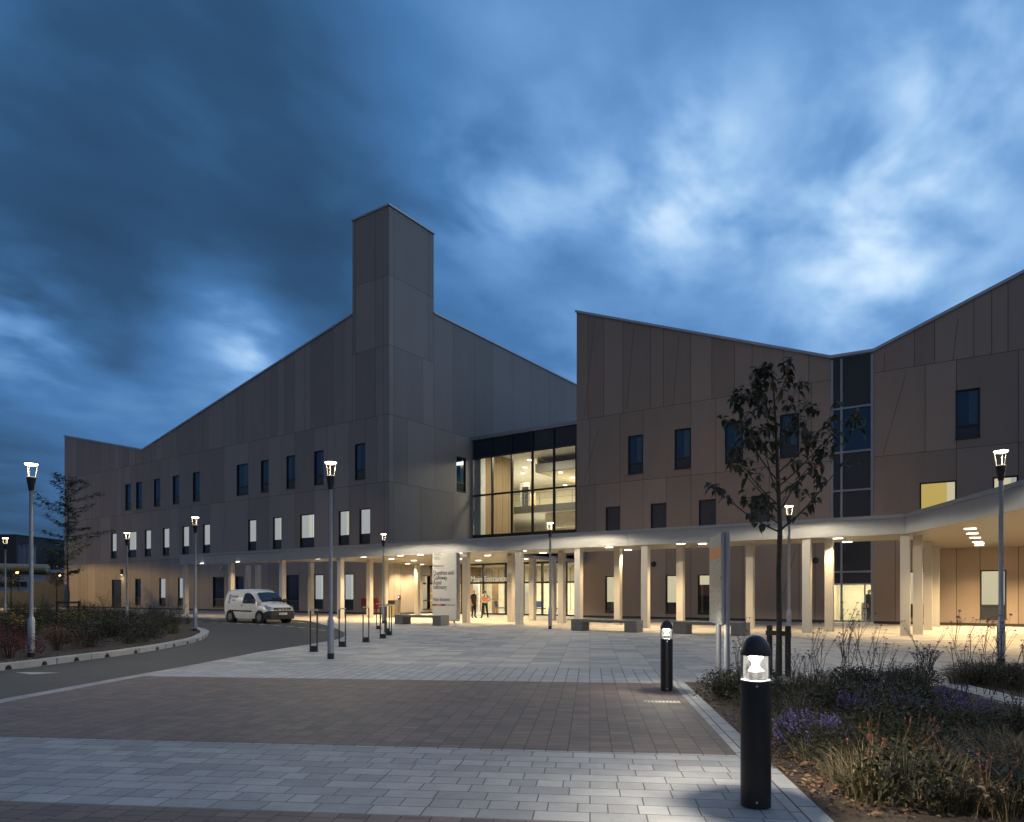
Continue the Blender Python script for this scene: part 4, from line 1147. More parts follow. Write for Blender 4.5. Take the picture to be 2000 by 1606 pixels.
# =================================================================== small fittings
p = G(765.5, 1206.2); rb_ = thing('litter_bin', 'square litter bin with dark lid against the warm lit wall', 'bin', p, R(0))
mb = MB(); mb.box((-.17, -.17, .02), (.17, .17, .84)); mb.build('body', M_BEIGE, rb_, bevel=.01)
mb = MB(); mb.box((-.185, -.185, .842), (.185, .185, 1.09)); mb.build('lid', M_BLACK, rb_, bevel=.02)
p = G(776, 1206.5); pd = thing('pedestal', 'dark leaning pedestal beside the litter bin at the bench end', 'pedestal', p, 0)
mb = MB(); mb.idx([(-.15, -.12, 0), (.11, -.12, 0), (.11, .12, 0), (-.15, .12, 0), (-.10, -.12, 1.08), (.20, -.12, 1.12), (.20, .12, 1.12), (-.10, .12, 1.08)], [(0, 3, 2, 1), (4, 5, 6, 7), (0, 1, 5, 4), (1, 2, 6, 5), (2, 3, 7, 6), (3, 0, 4, 7)])
mb.build('body', M_GREYIN, pd, bevel=.01)
mb = MB(); mb.box((.08, -.06, 1.125), (.24, .06, 1.40)); mb.build('head', M_BLACK, pd, bevel=.01)
mb = MB(); mb.box((.14, -.065, 1.26), (.19, -.061, 1.32)); mb.build('indicator', M_DOWN, pd)
x0, x1 = PY(708.4, 1180, YL).x, PY(739.9, 1180, YL).x
rc = thing('inlet_cabinet', 'red fire inlet cabinet fixed low on the wall behind the hoop bollards', 'cabinet', (x0, YL - .06, .4))
mb = MB(); mb.box((0, -.1, 0), (x1 - x0, .058, .78)); mb.build('body', M_RED, rc, bevel=.01)
mb = MB(); mb.box((.03, -.115, .03), ((x1 - x0) / 2 - .02, -.101, .75)); mb.box(((x1 - x0) / 2 + .02, -.115, .03), (x1 - x0 - .03, -.101, .75)); mb.build('door', M_RED, rc)
mb = MB(); mb.tube([((x1 - x0) / 2 + .1, -.13, .3), ((x1 - x0) / 2 + .1, -.13, .48)], .012, 8); mb.build('handle', M_STEEL, rc)
p = G(1293, 1371.2, .01); dg = thing('drain_grate', 'pale slotted drain grate set in the dark block paving', 'drain', p, R(PAV))
mb = MB(); mb.box((-.245, -.075, -.005), (.245, .075, .004)); mb.build('frame', M_STEELB, dg)
mb = MB()
for k in range(9): mb.box((-.21 + k * .05, -.055, .0045), (-.20 + k * .05, .055, .0065))
mb.build('slots', M_BLACK, dg)
for u, v, Y, r, lab in [(1277, 1102, YR, .16, 'round grey wall lamp on the brown wall, right of the middle bench'), (1593, 1095, YR, .16, 'round grey wall lamp between the two columns left of the stair glazing')]:
    p = PY(u, v, Y); t = thing('wall_lamp', lab, 'wall lamp', (p.x, Y - .01, p.z))
    mb = MB(); mb.tube([(0, 0, 0), (0, -.05, 0), (0, -.09, 0)], [r, r, r * .8], 20); mb.build('shade', M_SPAN, t, smooth=True)
    mb = MB(); mb.tube([(0, -.091, 0), (0, -.11, 0)], [r * .45, r * .4], 16); mb.build('boss', M_BLACK, t)
p = PY(238.8, 1117.5, YL); t = thing('wall_lamp', 'small dark lit wall lamp above the grey door', 'wall lamp', (p.x, YL - .01, p.z))
mb = MB(); mb.box((-.12, -.16, -.28), (.12, 0, .28)); mb.build('housing', M_BLACK, t, bevel=.02)
mb = MB(); mb.box((-.09, -.14, -.292), (.09, -.03, -.281)); mb.build('glow', M_DOWN, t)
lamp('wall_lamp_light', 'SPOT', (p.x, YL - .35, p.z - .32), 40, (1, .74, .36), spot_size=R(150), spot_blend=.8, shadow_soft_size=.05)
p = PY(437.5, 1109, YL); t = thing('security_camera', 'small pale security camera on the wall above the van', 'camera', (p.x, YL - .01, p.z))
mb = MB(); mb.tube([(0, 0, .1), (0, -.2, .05)], .03, 8); mb.build('bracket', M_STEEL, t)
mb = MB(); mb.tube([(-.05, -.15, -.02), (.1, -.42, -.12)], .085, 12); mb.build('housing', M_SIGN, t, smooth=True)

# chairs in the lobby
def lobby_chair(lab, loc, rz, first=[None]):
    if first[0] is not None: return dup(first[0], loc, rz, lab)
    t = thing('lobby_chair', lab, 'chair', loc, rz, 'blue chairs in the lobby')
    mb = MB(); mb.box((-.25, -.25, .42), (.25, .25, .49)); mb.build('seat', M_CHAIR, t, bevel=.02)
    mb = MB(); mb.idx([(-.25, .22, .52), (.25, .22, .52), (.25, .27, .52), (-.25, .27, .52), (-.24, .30, .95), (.24, .30, .95), (.24, .35, .95), (-.24, .35, .95)], [(0, 3, 2, 1), (4, 5, 6, 7), (0, 1, 5, 4), (1, 2, 6, 5), (2, 3, 7, 6), (3, 0, 4, 7)]); mb.build('backrest', M_CHAIR, t, bevel=.02)
    for sx in (-.22, .22):
        for sy in (-.22, .25):
            mb = MB(); mb.tube([(sx, sy, 0), (sx, sy * .9, .42)], .014, 6); mb.build('leg', M_STEELB, t)
    first[0] = t; return t
p = PY(976, 1180, YE + 1.6); lobby_chair('dark blue chair behind the entrance glass, right of the two standing people', (p.x, p.y, .012), R(150))
p = PY(1057, 1180, YE + 1.6); lobby_chair('blue chair inside the entrance, seen left of the glazing bar', (p.x, p.y, .012), R(60))
p = PY(1085, 1180, YE + 1.6); lobby_chair('blue chair inside the entrance, seen right of the lamp post', (p.x, p.y, .012), R(100))

# =================================================================== van
px_f, py_near = -31.5, 22.68
van = thing('parked_van', 'white panel van parked at the drop-off bay, blue logo on its side', 'van', (px_f - 3.4, py_near + .88, ROADZ), 0); van.scale = (.955, .97, 1)
VS = [(0.0, 1.42, .80, .66), (.05, 1.62, .85, .69), (.16, 1.73, .88, .71), (.6, 1.79, .90, .72), (1.6, 1.81, .91, .72), (2.2, 1.79, .91, .71), (2.55, 1.72, .91, .68), (2.75, 1.62, .91, .66),
      (3.05, 1.33, .91, .69), (3.32, 1.11, .90, .74), (3.6, 1.05, .89, .74), (3.9, .97, .87, .70), (4.06, .87, .83, .66), (4.16, .72, .77, .66), (4.2, .55, .72, .64)]
Fz = [0, .12, .30, .50, .60, .80, .94, 1.0]
def v_at(x):
    for a, b in zip(VS, VS[1:]):
        if a[0] <= x <= b[0]:
            k = (x - a[0]) / (b[0] - a[0]); return [a[i] + (b[i] - a[i]) * k for i in range(4)]
    return list(VS[-1])
def v_w(x, z):
    _, zt, w, wt = v_at(x); f = (z - .24) / (zt - .24)
    ws_ = [w * .93, w * .99, w, w, w * .985, (w + wt) / 2, wt * 1.0, wt * .82]
    for i in range(7):
        if Fz[i] <= f <= Fz[i + 1]: k = (f - Fz[i]) / (Fz[i + 1] - Fz[i]); return ws_[i] + (ws_[i + 1] - ws_[i]) * k
    return ws_[-1]
mb = MB(); rings = []
for x, zt, w, wt in VS:
    half = [(v_w(x, .24 + f * (zt - .24)), .24 + f * (zt - .24)) for f in Fz]
    ring = [(x, -a, z) for a, z in half] + [(x, 0, zt + .02)] + [(x, a, z) for a, z in half[::-1]]
    rings.append(ring)
n = len(rings[0]); fs = []
for k in range(len(rings) - 1):
    for j in range(n):
        j2 = (j + 1) % n; fs.append((k * n + j, (k + 1) * n + j, (k + 1) * n + j2, k * n + j2))
fs.append(tuple(range(n))); fs.append(tuple((len(rings) - 1) * n + j for j in range(n))[::-1])
mb.idx([q for r in rings for q in r], fs); vb = mb.build('body', M_VAN, van, smooth=True)
def side_poly(pts, name, mt, off=.012, both=True):
    for s in ((-1, 1) if both else (-1,)):
        q = MB(); cx = sum(p[0] for p in pts) / len(pts); cz = sum(p[1] for p in pts) / len(pts); W = lambda x, z: (x, s * (v_w(x, z) + off), z)
        for i in range(len(pts)):
            a, b = pts[i - 1], pts[i]
            for k in range(3):
                la = lambda p, t: (cx + (p[0] - cx) * t, cz + (p[1] - cz) * t)
                t0, t1 = k / 3, (k + 1) / 3
                if k == 0: f = [W(cx, cz), W(*la(a, t1)), W(*la(b, t1))]
                else: f = [W(*la(a, t0)), W(*la(a, t1)), W(*la(b, t1)), W(*la(b, t0))]
                q.face(f if s < 0 else f[::-1])
        q.build(name, mt, van)
side_poly([(1.88, 1.06), (2.35, 1.05), (2.96, 1.03), (2.94, 1.15), (2.72, 1.40), (2.5, 1.54), (2.3, 1.60), (2.05, 1.60), (1.93, 1.52)], 'side_window', M_VGLASS, .032)
q = MB(); A = []
for x in (2.79, 2.95, 3.10, 3.25, 3.33):
    _, zt, w, wt = v_at(x); A.append((x, zt, wt))
for (x0, z0_, w0), (x1, z1_, w1) in zip(A, A[1:]):
    o = .04
    q.face([(x0 + o, -w0 * .97, z0_ - .01 + o), (x1 + o, -w1 * 1.0, z1_ - .012 + o), (x1 + o, 0, z1_ + .03 + o), (x0 + o, 0, z0_ + .03 + o)])
    q.face([(x0 + o, 0, z0_ + .03 + o), (x1 + o, 0, z1_ + .03 + o), (x1 + o, w1 * 1.0, z1_ - .012 + o), (x0 + o, w0 * .97, z0_ - .01 + o)])
q.build('windscreen', M_VGLASS, van, smooth=True)
side_poly([(.88, .62), (2.72, .60), (2.72, .67), (.88, .69)], 'rub_strip', M_VANB, .02)
side_poly([(1.72, .92), (1.88, .92), (1.88, .955), (1.72, .955)], 'door_handle', M_VANB, .02)
side_poly([(1.82, .36), (1.828, .36), (1.828, 1.64), (1.82, 1.64)], 'door_gap', M_VANB, .004); side_poly([(3.02, .36), (3.028, .36), (3.028, 1.05), (3.02, 1.05)], 'door_gap', M_VANB, .004)
# dark front bumper
q = MB(); BX = [3.55, 3.75, 3.95, 4.1, 4.19, 4.225]; BWd = [.905, .90, .88, .835, .76, .66]; BT = [.46, .56, .63, .66, .67, .67]
ring = []
for x, w, zt in zip(BX, BWd, BT): ring.append([(x, -w - .004, .22), (x + .012, -w - .012, (.22 + zt) / 2), (x, -w - .004, zt)])
prof_b = ring + [[(x, -y, z) for x, y, z in r] for r in ring[::-1]]
n3_ = [p_ for r in prof_b for p_ in r]; fs = []
for k in range(len(prof_b) - 1):
    for j in range(2): fs.append((k * 3 + j, (k + 1) * 3 + j, (k + 1) * 3 + j + 1, k * 3 + j + 1))
q.idx(n3_, fs); q.face([r[2] for r in prof_b]); q.face([r[0] for r in prof_b][::-1]); bump_ = q.build('bumper', M_VANB, van)
q = MB(); q.box((4.232, -.42, .29), (4.24, .42, .40)); q.build('grille_slot', M_BLACK, van)
q = MB(); q.box((4.236, -.26, .45), (4.246, .26, .56)); plate = q.build('number_plate', M_PLATE, van)
text('SF63 ULK', .10, (4.2475, -.245, .47), M_TEXT, van, name='plate_lettering', rot=(R(90), 0, R(90)), sx=.92, extrude=.001)
q = MB()
for s in (-1, 1):
    pts = [(4.205, s * .12, .765), (4.185, s * .30, .775), (4.13, s * .56, .80), (4.13, s * .56, .765), (4.19, s * .30, .735), (4.215, s * .12, .705)]
    q.face(pts if s > 0 else pts[::-1])
q.build('grille_bar', M_CHROME, van)
q = MB(); q.face([(4.16, -.56, .83), (4.16, .56, .83), (4.2, .56, .71), (4.2, -.56, .71)]); q.build('grille', M_VANB, van)
q = MB(); o_ = [(4.222, 0, .85), (4.222, .062, .765), (4.222, 0, .68), (4.222, -.062, .765)]; i_ = [(4.225, 0, .80), (4.225, .026, .765), (4.225, 0, .73), (4.225, -.026, .765)]
for k in range(4): q.face([o_[k - 1], o_[k], i_[k], i_[k - 1]][::-1])
q.build('badge', M_CHROME, van)
for s in (-1, 1):
    q = MB()
    a = [(3.80, s * .885, .96), (3.98, s * .80, .93), (4.13, s * .60, .86), (4.19, s * .56, .73), (4.09, s * .80, .70), (3.86, s * .89, .80)]
    q.face(a if s < 0 else a[::-1]); q.face(a if s > 0 else a[::-1]); h_ = q.build('headlight', M_HLAMP, van)
    q = MB(); q.tube([(4.03, s * .76, .82), (4.10, s * .72, .815)], .04, 12); q.build('lamp_bowl', M_CHROME, h_)
    q = MB(); q.tube([(4.16, s * .68, .34), (4.215, s * .68, .34)], .05, 12); q.build('fog_lamp', M_BLACK, van)
    q = MB(); q.box((2.98, s * .93 - .03, 1.06), (3.10, s * .93 + .03, 1.10)); q.box((2.96, min(s * .93, s * 1.12), 1.08), (3.10, max(s * .93, s * 1.12), 1.28)); q.build('mirror', M_VANB, van, bevel=.03)
    for xw in (.72, 3.4):
        q = MB(); q.tube([(xw, s * .70, .31), (xw, s * .9215, .31)], .385, 28); q.build('wheel_arch', M_BLACK, van)
        q = MB(); q.tube([(xw, s * .72, .315), (xw, s * .90, .315), (xw, s * .945, .315)], [.315, .315, .285], 28); w_ = q.build('wheel', M_TYRE, van, smooth=True)
        q = MB(); q.tube([(xw, s * .93, .315), (xw, s * .955, .315)], [.205, .18], 24)
        q.build('rim', M_RIM, w_)
        q = MB()
        for k in range(6):
            a = k * math.pi / 3; q.tube([(xw + .11 * math.cos(a), s * .945, .315 + .11 * math.sin(a)), (xw + .11 * math.cos(a), s * .959, .315 + .11 * math.sin(a))], .03, 8)
        q.build('trim_hole', M_BLACK, w_)
q = MB(); q.tube([(2.45, 0, 1.75), (2.36, 0, 1.95)], .008, 6); q.build('aerial', M_BLACK, van)
# side logo: word with a ring of arcs, and a small mark on the bonnet
text('croma', .25, (.78, -(v_w(1.2, 1.35) + .022), 1.35), M_TEXT, van, name='logo_lettering', rot=(R(83), 0, 0), sx=.95, extrude=.001)
text('vigilant', .12, (.88, -(v_w(1.2, 1.2) + .022), 1.20), M_TEXTL, van, name='logo_lettering', rot=(R(85), 0, 0), sx=1.0, extrude=.001)
q = MB()
def arc(cx, cz, r0, r1, a0, a1, n=10):
    for k in range(n):
        p_ = []
        for (r_, a_) in ((r0, a0 + (a1 - a0) * k / n), (r1, a0 + (a1 - a0) * k / n), (r1, a0 + (a1 - a0) * (k + 1) / n), (r0, a0 + (a1 - a0) * (k + 1) / n)):
            x = cx + r_ * math.cos(R(a_)); z = cz + r_ * math.sin(R(a_)); p_.append((x, -(v_w(x, z) + .018), z))
        q.face(p_)
arc(.66, 1.28, .17, .24, 75, 150); arc(.66, 1.28, .02, .11, 50, 290, 14); arc(.66, 1.28, .17, .24, 215, 275)
q.build('side_logo', M_BLUE, van)
q = MB(); q.face([(3.55, -.18, 1.092), (3.66, -.18, 1.070), (3.66, -.02, 1.084), (3.55, -.02, 1.104)]); q.build('bonnet_logo', M_BLUE, van)

# =================================================================== people
def person(label, loc, rz, pose, dress):
    """one skinned body: joints -> edges with radii, then faces take skin or cloth by where they sit"""
    P = {'pelvis': (0, 0, .93), 'waist': (0, .01, 1.08), 'chest': (0, .015, 1.28), 'neck0': (0, .01, 1.45), 'neck': (0, -.005, 1.52), 'head0': (0, -.015, 1.585), 'head1': (0, -.01, 1.655), 'head2': (0, 0, 1.70),
         'shR': (-.17, .01, 1.415), 'elR': (-.24, .04, 1.14), 'wrR': (-.235, -.06, .90), 'hpR': (-.23, -.09, .82),
         'shL': (.17, .01, 1.415), 'elL': (.24, .04, 1.14), 'wrL': (.235, -.06, .90), 'hpL': (.23, -.09, .82),
         'hiR': (-.095, 0, .90), 'knR': (-.11, -.02, .50), 'anR': (-.12, .02, .10), 'toR': (-.14, -.15, .035),
         'hiL': (.095, 0, .90), 'knL': (.11, -.02, .50), 'anL': (.12, .02, .10), 'toL': (.14, -.15, .035)}
    P.update(pose)
    Rd = {'pelvis': (.15, .115), 'waist': (.145, .11), 'chest': (.165, .12), 'neck0': (.08, .07), 'neck': (.052, .055), 'head0': (.068, .08), 'head1': (.077, .098), 'head2': (.066, .088),
          'sh': (.072, .072), 'el': (.046, .046), 'wr': (.030, .034), 'hp': (.022, .04), 'hi': (.098, .098), 'kn': (.062, .064), 'an': (.044, .048), 'to': (.04, .03)}
    names = list(P); ix = {k: i for i, k in enumerate(names)}
    E = [('pelvis', 'waist'), ('waist', 'chest'), ('chest', 'neck0'), ('neck0', 'neck'), ('neck', 'head0'), ('head0', 'head1'), ('head1', 'head2')]
    for s in 'RL': E += [('chest', 'sh' + s), ('sh' + s, 'el' + s), ('el' + s, 'wr' + s), ('wr' + s, 'hp' + s), ('pelvis', 'hi' + s), ('hi' + s, 'kn' + s), ('kn' + s, 'an' + s), ('an' + s, 'to' + s)]
    vs = [Vector(P[k]) for k in names]; es_ = [(ix[a], ix[b]) for a, b in E]; rad = [tuple(1.14 * x if k[:2] not in ('he', 'ne', 'wr', 'hp') else x for x in Rd.get(k, Rd.get(k[:2]))) for k in names]
    for s in 'RL':                              # four fingers and a thumb on each hand
        hp, wr = Vector(P['hp' + s]), Vector(P['wr' + s]); d = (hp - wr).normalized(); sd = Vector((0, 1, 0)) - d * d.y; sd.normalize()
        cu = d.cross(sd) * (1 if s == 'R' else -1)
        for k in range(4):
            o = sd * (-.027 + .018 * k); ln = (.07, .08, .076, .06)[k]
            a = len(vs); vs += [hp + o + d * .03, hp + o + d * (.03 + ln * .55) + cu * .006, hp + o + d * (.03 + ln) + cu * .022]
            rad += [(.0095, .0095), (.0085, .0085), (.007, .007)]; es_ += [(ix['hp' + s], a), (a, a + 1), (a + 1, a + 2)]
        a = len(vs); vs += [wr + d * .03 - sd * .035, wr + d * .075 - sd * .052 + cu * .015]; rad += [(.011, .011), (.009, .009)]; es_ += [(ix['wr' + s], a), (a, a + 1)]
    me = bpy.data.meshes.new('person'); me.from_pydata(vs, es_, [])
    o = bpy.data.objects.new('person', me); COL.objects.link(o)
    sk = o.modifiers.new('skin', 'SKIN'); sk.use_smooth_shade = True
    sub = o.modifiers.new('sub', 'SUBSURF'); sub.levels = 1; sub.render_levels = 1
    lay = me.skin_vertices[0].data
    for i, r_ in enumerate(rad): lay[i].radius = r_
    lay[0].use_root = True
    dg_ = bpy.context.evaluated_depsgraph_get(); dg_.update()
    nm = bpy.data.meshes.new_from_object(o.evaluated_get(dg_))
    o.modifiers.clear(); o.data = nm; nm.name = 'person'
    for x in (M_SKIN, M_HAIR, dress['top'], dress['legs'], dress['shoes']): nm.materials.append(x)
    for v in nm.vertices:                       # nose, chin and brow pulled out of the head
        c = v.co
        if c.z > 1.52:
            hx = c.x - P['head1'][0]; hy = c.y - P['head1'][1]
            if hy < -.06 and abs(hx) < .022 and 1.60 < c.z < 1.645: c.y -= .022
            if hy < -.05 and abs(hx) < .04 and 1.545 < c.z < 1.575: c.y -= .012
    arm_cut = dress.get('sleeve', 1.17)
    for f in nm.polygons:
        c = f.center; hy = c.y - P['head1'][1]
        if c.z > 1.50: mi = 1 if (c.z > 1.672 or (hy > -.02 and c.z > 1.565)) else 0
        elif c.z < .085: mi = 4
        elif c.z < .78: mi = 3
        elif c.z < .955 and abs(c.x) < .20 and not any((c - Vector(P[k + s])).length < .09 for s in 'RL' for k in ('hp', 'wr')): mi = 3
        else:
            mi = 2
            for s in 'RL':
                for a, b in (('el', 'wr'), ('wr', 'hp')):
                    A_, B_ = Vector(P[a + s]), Vector(P[b + s]); k = max(0, min(1, (c - A_).dot(B_ - A_) / (B_ - A_).length_squared))
                    if (c - (A_ + (B_ - A_) * k)).length < .075 and (dress.get('short', True) or b == 'hp'):
                        if abs(c.x) > .13 or c.y < -.10 or c.y > .12: mi = 0
                if (c - Vector(P['hp' + s])).length < .13 and abs(c.x) > .1: mi = 0
        f.material_index = mi; f.use_smooth = True
    o.location = loc; o.rotation_euler = (0, 0, rz)
    tag(o, label, 'person')
    h1 = Vector(P['head1'])
    mb = MB()                                   # ears and eyes ride on the head
    for s in (-1, 1): mb.tube([(h1.x + s * .076, h1.y + .012, h1.z - .045), (h1.x + s * .086, h1.y + .018, h1.z - .02), (h1.x + s * .08, h1.y + .014, h1.z + .005)], [.01, .014, .009], 8)
    mb.build('ear', M_SKIN, o, smooth=True)
    mb = MB()
    for s in (-1, 1): mb.tube([(h1.x + s * .03, h1.y - .088, h1.z - .028), (h1.x + s * .03, h1.y - .096, h1.z - .028)], .009, 8)
    mb.build('eye', M_BLACK, o)
    return o
pa_ = G(925.5, 1208.0); toward = lambda p, q: math.atan2((q - p).x, -(q - p).y)
pb2 = G(947, 1208.2)
person('standing man in black polo shirt and trousers facing the other by the entrance', pa_, toward(pa_, pb2) - R(22),
       {'elR': (-.27, .08, 1.15), 'wrR': (-.24, .0, .93), 'hpR': (-.23, -.03, .85), 'elL': (.27, .06, 1.16), 'wrL': (.16, -.12, 1.05), 'hpL': (.10, -.16, 1.03), 'knR': (-.13, -.02, .5), 'anR': (-.16, .02, .1), 'toR': (-.2, -.14, .035)},
       {'top': M_DARKC, 'legs': M_TROUS, 'shoes': M_BLACK})
pB = person('standing man seen from behind in orange hi-vis vest, hands on hips', pb2, toward(pb2, pb2 + FWD - RIGHT * .35),
            {'elR': (-.33, .06, 1.16), 'wrR': (-.22, -.06, 1.02), 'hpR': (-.17, -.10, .99), 'elL': (.33, .06, 1.16), 'wrL': (.22, -.06, 1.02), 'hpL': (.17, -.10, .99), 'knR': (-.14, -.02, .5), 'anR': (-.19, .02, .1), 'toR': (-.24, -.13, .035), 'knL': (.14, -.02, .5), 'anL': (.19, .02, .1), 'toL': (.24, -.13, .035)},
            {'top': M_SHIRT, 'legs': M_TROUS, 'shoes': M_SPAN})
mb = MB(); VR = [(.975, .185, .15), (1.06, .182, .148), (1.07, .182, .148), (1.20, .19, .15), (1.21, .19, .15), (1.30, .20, .152), (1.42, .17, .125), (1.455, .11, .10)]; n = 28
pts = [(rx * math.cos(2 * math.pi * j / n), .012 + ry * math.sin(2 * math.pi * j / n), z) for z, rx, ry in VR for j in range(n)]
for k in range(len(VR) - 1):
    mi = 1 if k in (0,) else 0
    for j in range(n):
        ang = 2 * math.pi * j / n; m_ = mi
        if k == 4: m_ = 0
        if k >= 5: m_ = 2 if abs(abs(math.cos(ang)) - .55) < .14 else 1
        if k in (1, 3): m_ = 3
        mb.idx([pts[k * n + j], pts[k * n + (j + 1) % n], pts[(k + 1) * n + (j + 1) % n], pts[(k + 1) * n + j]], [(0, 1, 2, 3)], m_)
mb.build('hi_vis_vest', [M_HIVIS, M_REFL, M_PURPLE, M_DARKC], pB, smooth=True)
pc = PY(1697, 1200, YR + 1.4)
person('person in black jacket standing inside the stair lobby door', (pc.x, pc.y, .012), R(70), {}, {'top': M_DARKC, 'legs': M_TROUS, 'shoes': M_BLACK, 'short': False})

# =================================================================== trees
def leaf(mb, p, d, ln, wd, m=0, droop=.25, up=None):
    d = Vector(d).normalized(); up = up or Vector((random.uniform(-.6, .6), random.uniform(-.6, .6), 1)).normalized()
    s = d.cross(up)
    if s.length < 1e-3: s = Vector((1, 0, 0))
    s = s.normalized() * wd * .5; dn = Vector((0, 0, -ln * droop)); p = Vector(p); fold = Vector((0, 0, wd * .18))
    a, b, c = p + d * ln * .34, p + d * ln * .74 + dn * .4, p + d * ln + dn
    mb.idx([p, a + s + fold, b + s * .82 + fold, c, b - s * .82 + fold, a - s + fold, a, b + Vector((0, 0, 0))], [(0, 6, 1), (1, 6, 7, 2), (2, 7, 3), (0, 5, 6), (5, 4, 7, 6), (4, 3, 7)], m)
def branch(mb, p0, d, ln, r0, n=7, wig=.25, up=.15):
    pts = [Vector(p0)]; d = Vector(d).normalized()
    for k in range(n):
        d = (d + Vector((random.uniform(-wig, wig), random.uniform(-wig, wig), random.uniform(-wig * .5, wig * .5) + up * .5)) * .5).normalized()
        pts.append(pts[-1] + d * ln / n)
    mb.tube(pts, [r0 * (1 - .85 * k / n) for k in range(n + 1)], 7)
    return pts
rs = random.getstate(); random.seed(41)
tb = G(1521, 1321)
tree = thing('young_tree', 'young staked tree with loose dark leaves rising from the right bed', 'tree', tb)
tk, cr = MB(), MB()
tp = [Vector((0, 0, -.02)), Vector((.005, .01, .9)), Vector((.0, .0, 1.9)), Vector((.02, .01, 2.7)), Vector((-.02, .02, 3.6)), Vector((-.05, .0, 4.5)), Vector((-.10, .02, 5.3)), Vector((-.14, .0, 5.75))]
tk.tube(tp, [.062, .05, .045, .042, .032, .022, .012, .006], 10)
limbs = []
def addlimb(h, du, dz, ln, r0):                 # du along the picture's right, dz upward
    dep = random.uniform(-.5, .5)
    base = tp[0].lerp(tp[-1], 0)
    for a, b in zip(tp, tp[1:]):
        if a.z <= h <= b.z: base = a.lerp(b, (h - a.z) / (b.z - a.z))
    d = RIGHT * du + FWD * dep * abs(du) + Vector((0, 0, dz))
    pts = branch(tk, base, d, ln, r0, 7, .22, .22); limbs.append(pts)
    for k in (3, 4, 5, 6):
        if random.random() < .85:
            sd = (RIGHT * random.uniform(-1, 1) + FWD * random.uniform(-1, 1) + Vector((0, 0, random.uniform(.0, .8))))
            limbs.append(branch(tk, pts[k], sd, ln * random.uniform(.18, .34), r0 * .35, 4, .3, .1))
for h, du, dz, ln, r0 in [(2.62, -1, .42, 1.55, .017), (2.66, 1, .85, 1.75, .020), (2.75, -.8, .8, .9, .014), (2.95, -1, .9, 1.25, .016), (3.0, .8, 1.2, 1.3, .016), (3.25, -.7, 1.4, 1.3, .014), (3.3, 1, .9, 1.35, .015),
                          (3.55, -.8, 1.3, 1.25, .014), (3.7, .9, 1.1, 1.2, .013), (3.9, -.6, 1.3, 1.1, .012), (4.1, .7, 1.2, 1.0, .012), (4.3, -.6, 1.2, .9, .010), (4.5, .5, 1.1, .8, .009), (4.75, -.5, 1.2, .7, .008), (5.0, .4, 1.2, .55, .007), (5.25, -.3, 1, .4, .006), (3.1, -1, 1.1, 1.5, .014), (3.45, 1, 1.3, 1.35, .013), (3.85, -1, .9, 1.0, .011), (4.2, .9, .9, .9, .010), (4.6, -.9, .8, .7, .008)]:
    addlimb(h, du * 1.1, dz * (.95 if h < 3.4 else .75), ln * (1.05 if h < 3.4 else 1.4), r0)
for pts in limbs:
    n = len(pts) - 1
    for k in range(2 if n > 5 else 1, n + 1):
        if random.random() < .30: continue
        for q_ in range(random.choice((1, 2, 3, 4)) + (3 if k == n else 0)):
            d = Vector((random.uniform(-1, 1), random.uniform(-1, 1), random.uniform(-.9, .35)))
            base = pts[k].lerp(pts[k - 1], random.random() * .9)
            leaf(cr, base + d * .03, d, random.uniform(.10, .165), random.uniform(.065, .10), 0 if random.random() < .95 else 1, droop=random.uniform(.2, .7))
for k in range(12):
    d = Vector((random.uniform(-1, 1), random.uniform(-1, 1), random.uniform(-.5, .6)))
    leaf(cr, tp[-1].lerp(tp[-2], random.random()), d, random.uniform(.10, .15), random.uniform(.05, .08), 0, .4)
tk.build('trunk', M_BARK, tree, smooth=True); cr.build('crown', [M_LEAF, M_LEAFA], tree)
def stake(name, ps, w, h, lab, bars, tb_):
    t = thing(name, lab, 'tree stake', tb_)
    for p in ps:
        mb = MB(); q = p - tb_; mb.tube([(q.x, q.y, -.02), (q.x, q.y, h - .02), (q.x, q.y, h)], [w, w, w * .8], 12); mb.build('post', M_STAKE, t)
    for (a, b, z) in bars:
        a = a - tb_; b = b - tb_; mb = MB(); d = (b - a).normalized(); n_ = Vector((-d.y, d.x, 0)); o = -n_ * (w + .012)
        c = (a + b) / 2 + o * (1 if n_.dot(FWD) > 0 else -1); mb.obox((c.x, c.y, z), (b - a) / 2 + d * .03, n_ * .012, .085); mb.build('cross_bar', M_STAKE, t)
    return t
s1, s2 = PD(1503, 1320, 12.9), PD(1539, 1320, 12.6); s1.z = s2.z = 0
stake('tree_stake', [s1, s2], .052, .92, 'pair of dark round stakes tied either side of the young tree trunk', [(s1, s2, .74)], Vector((tb.x, tb.y, 0)))

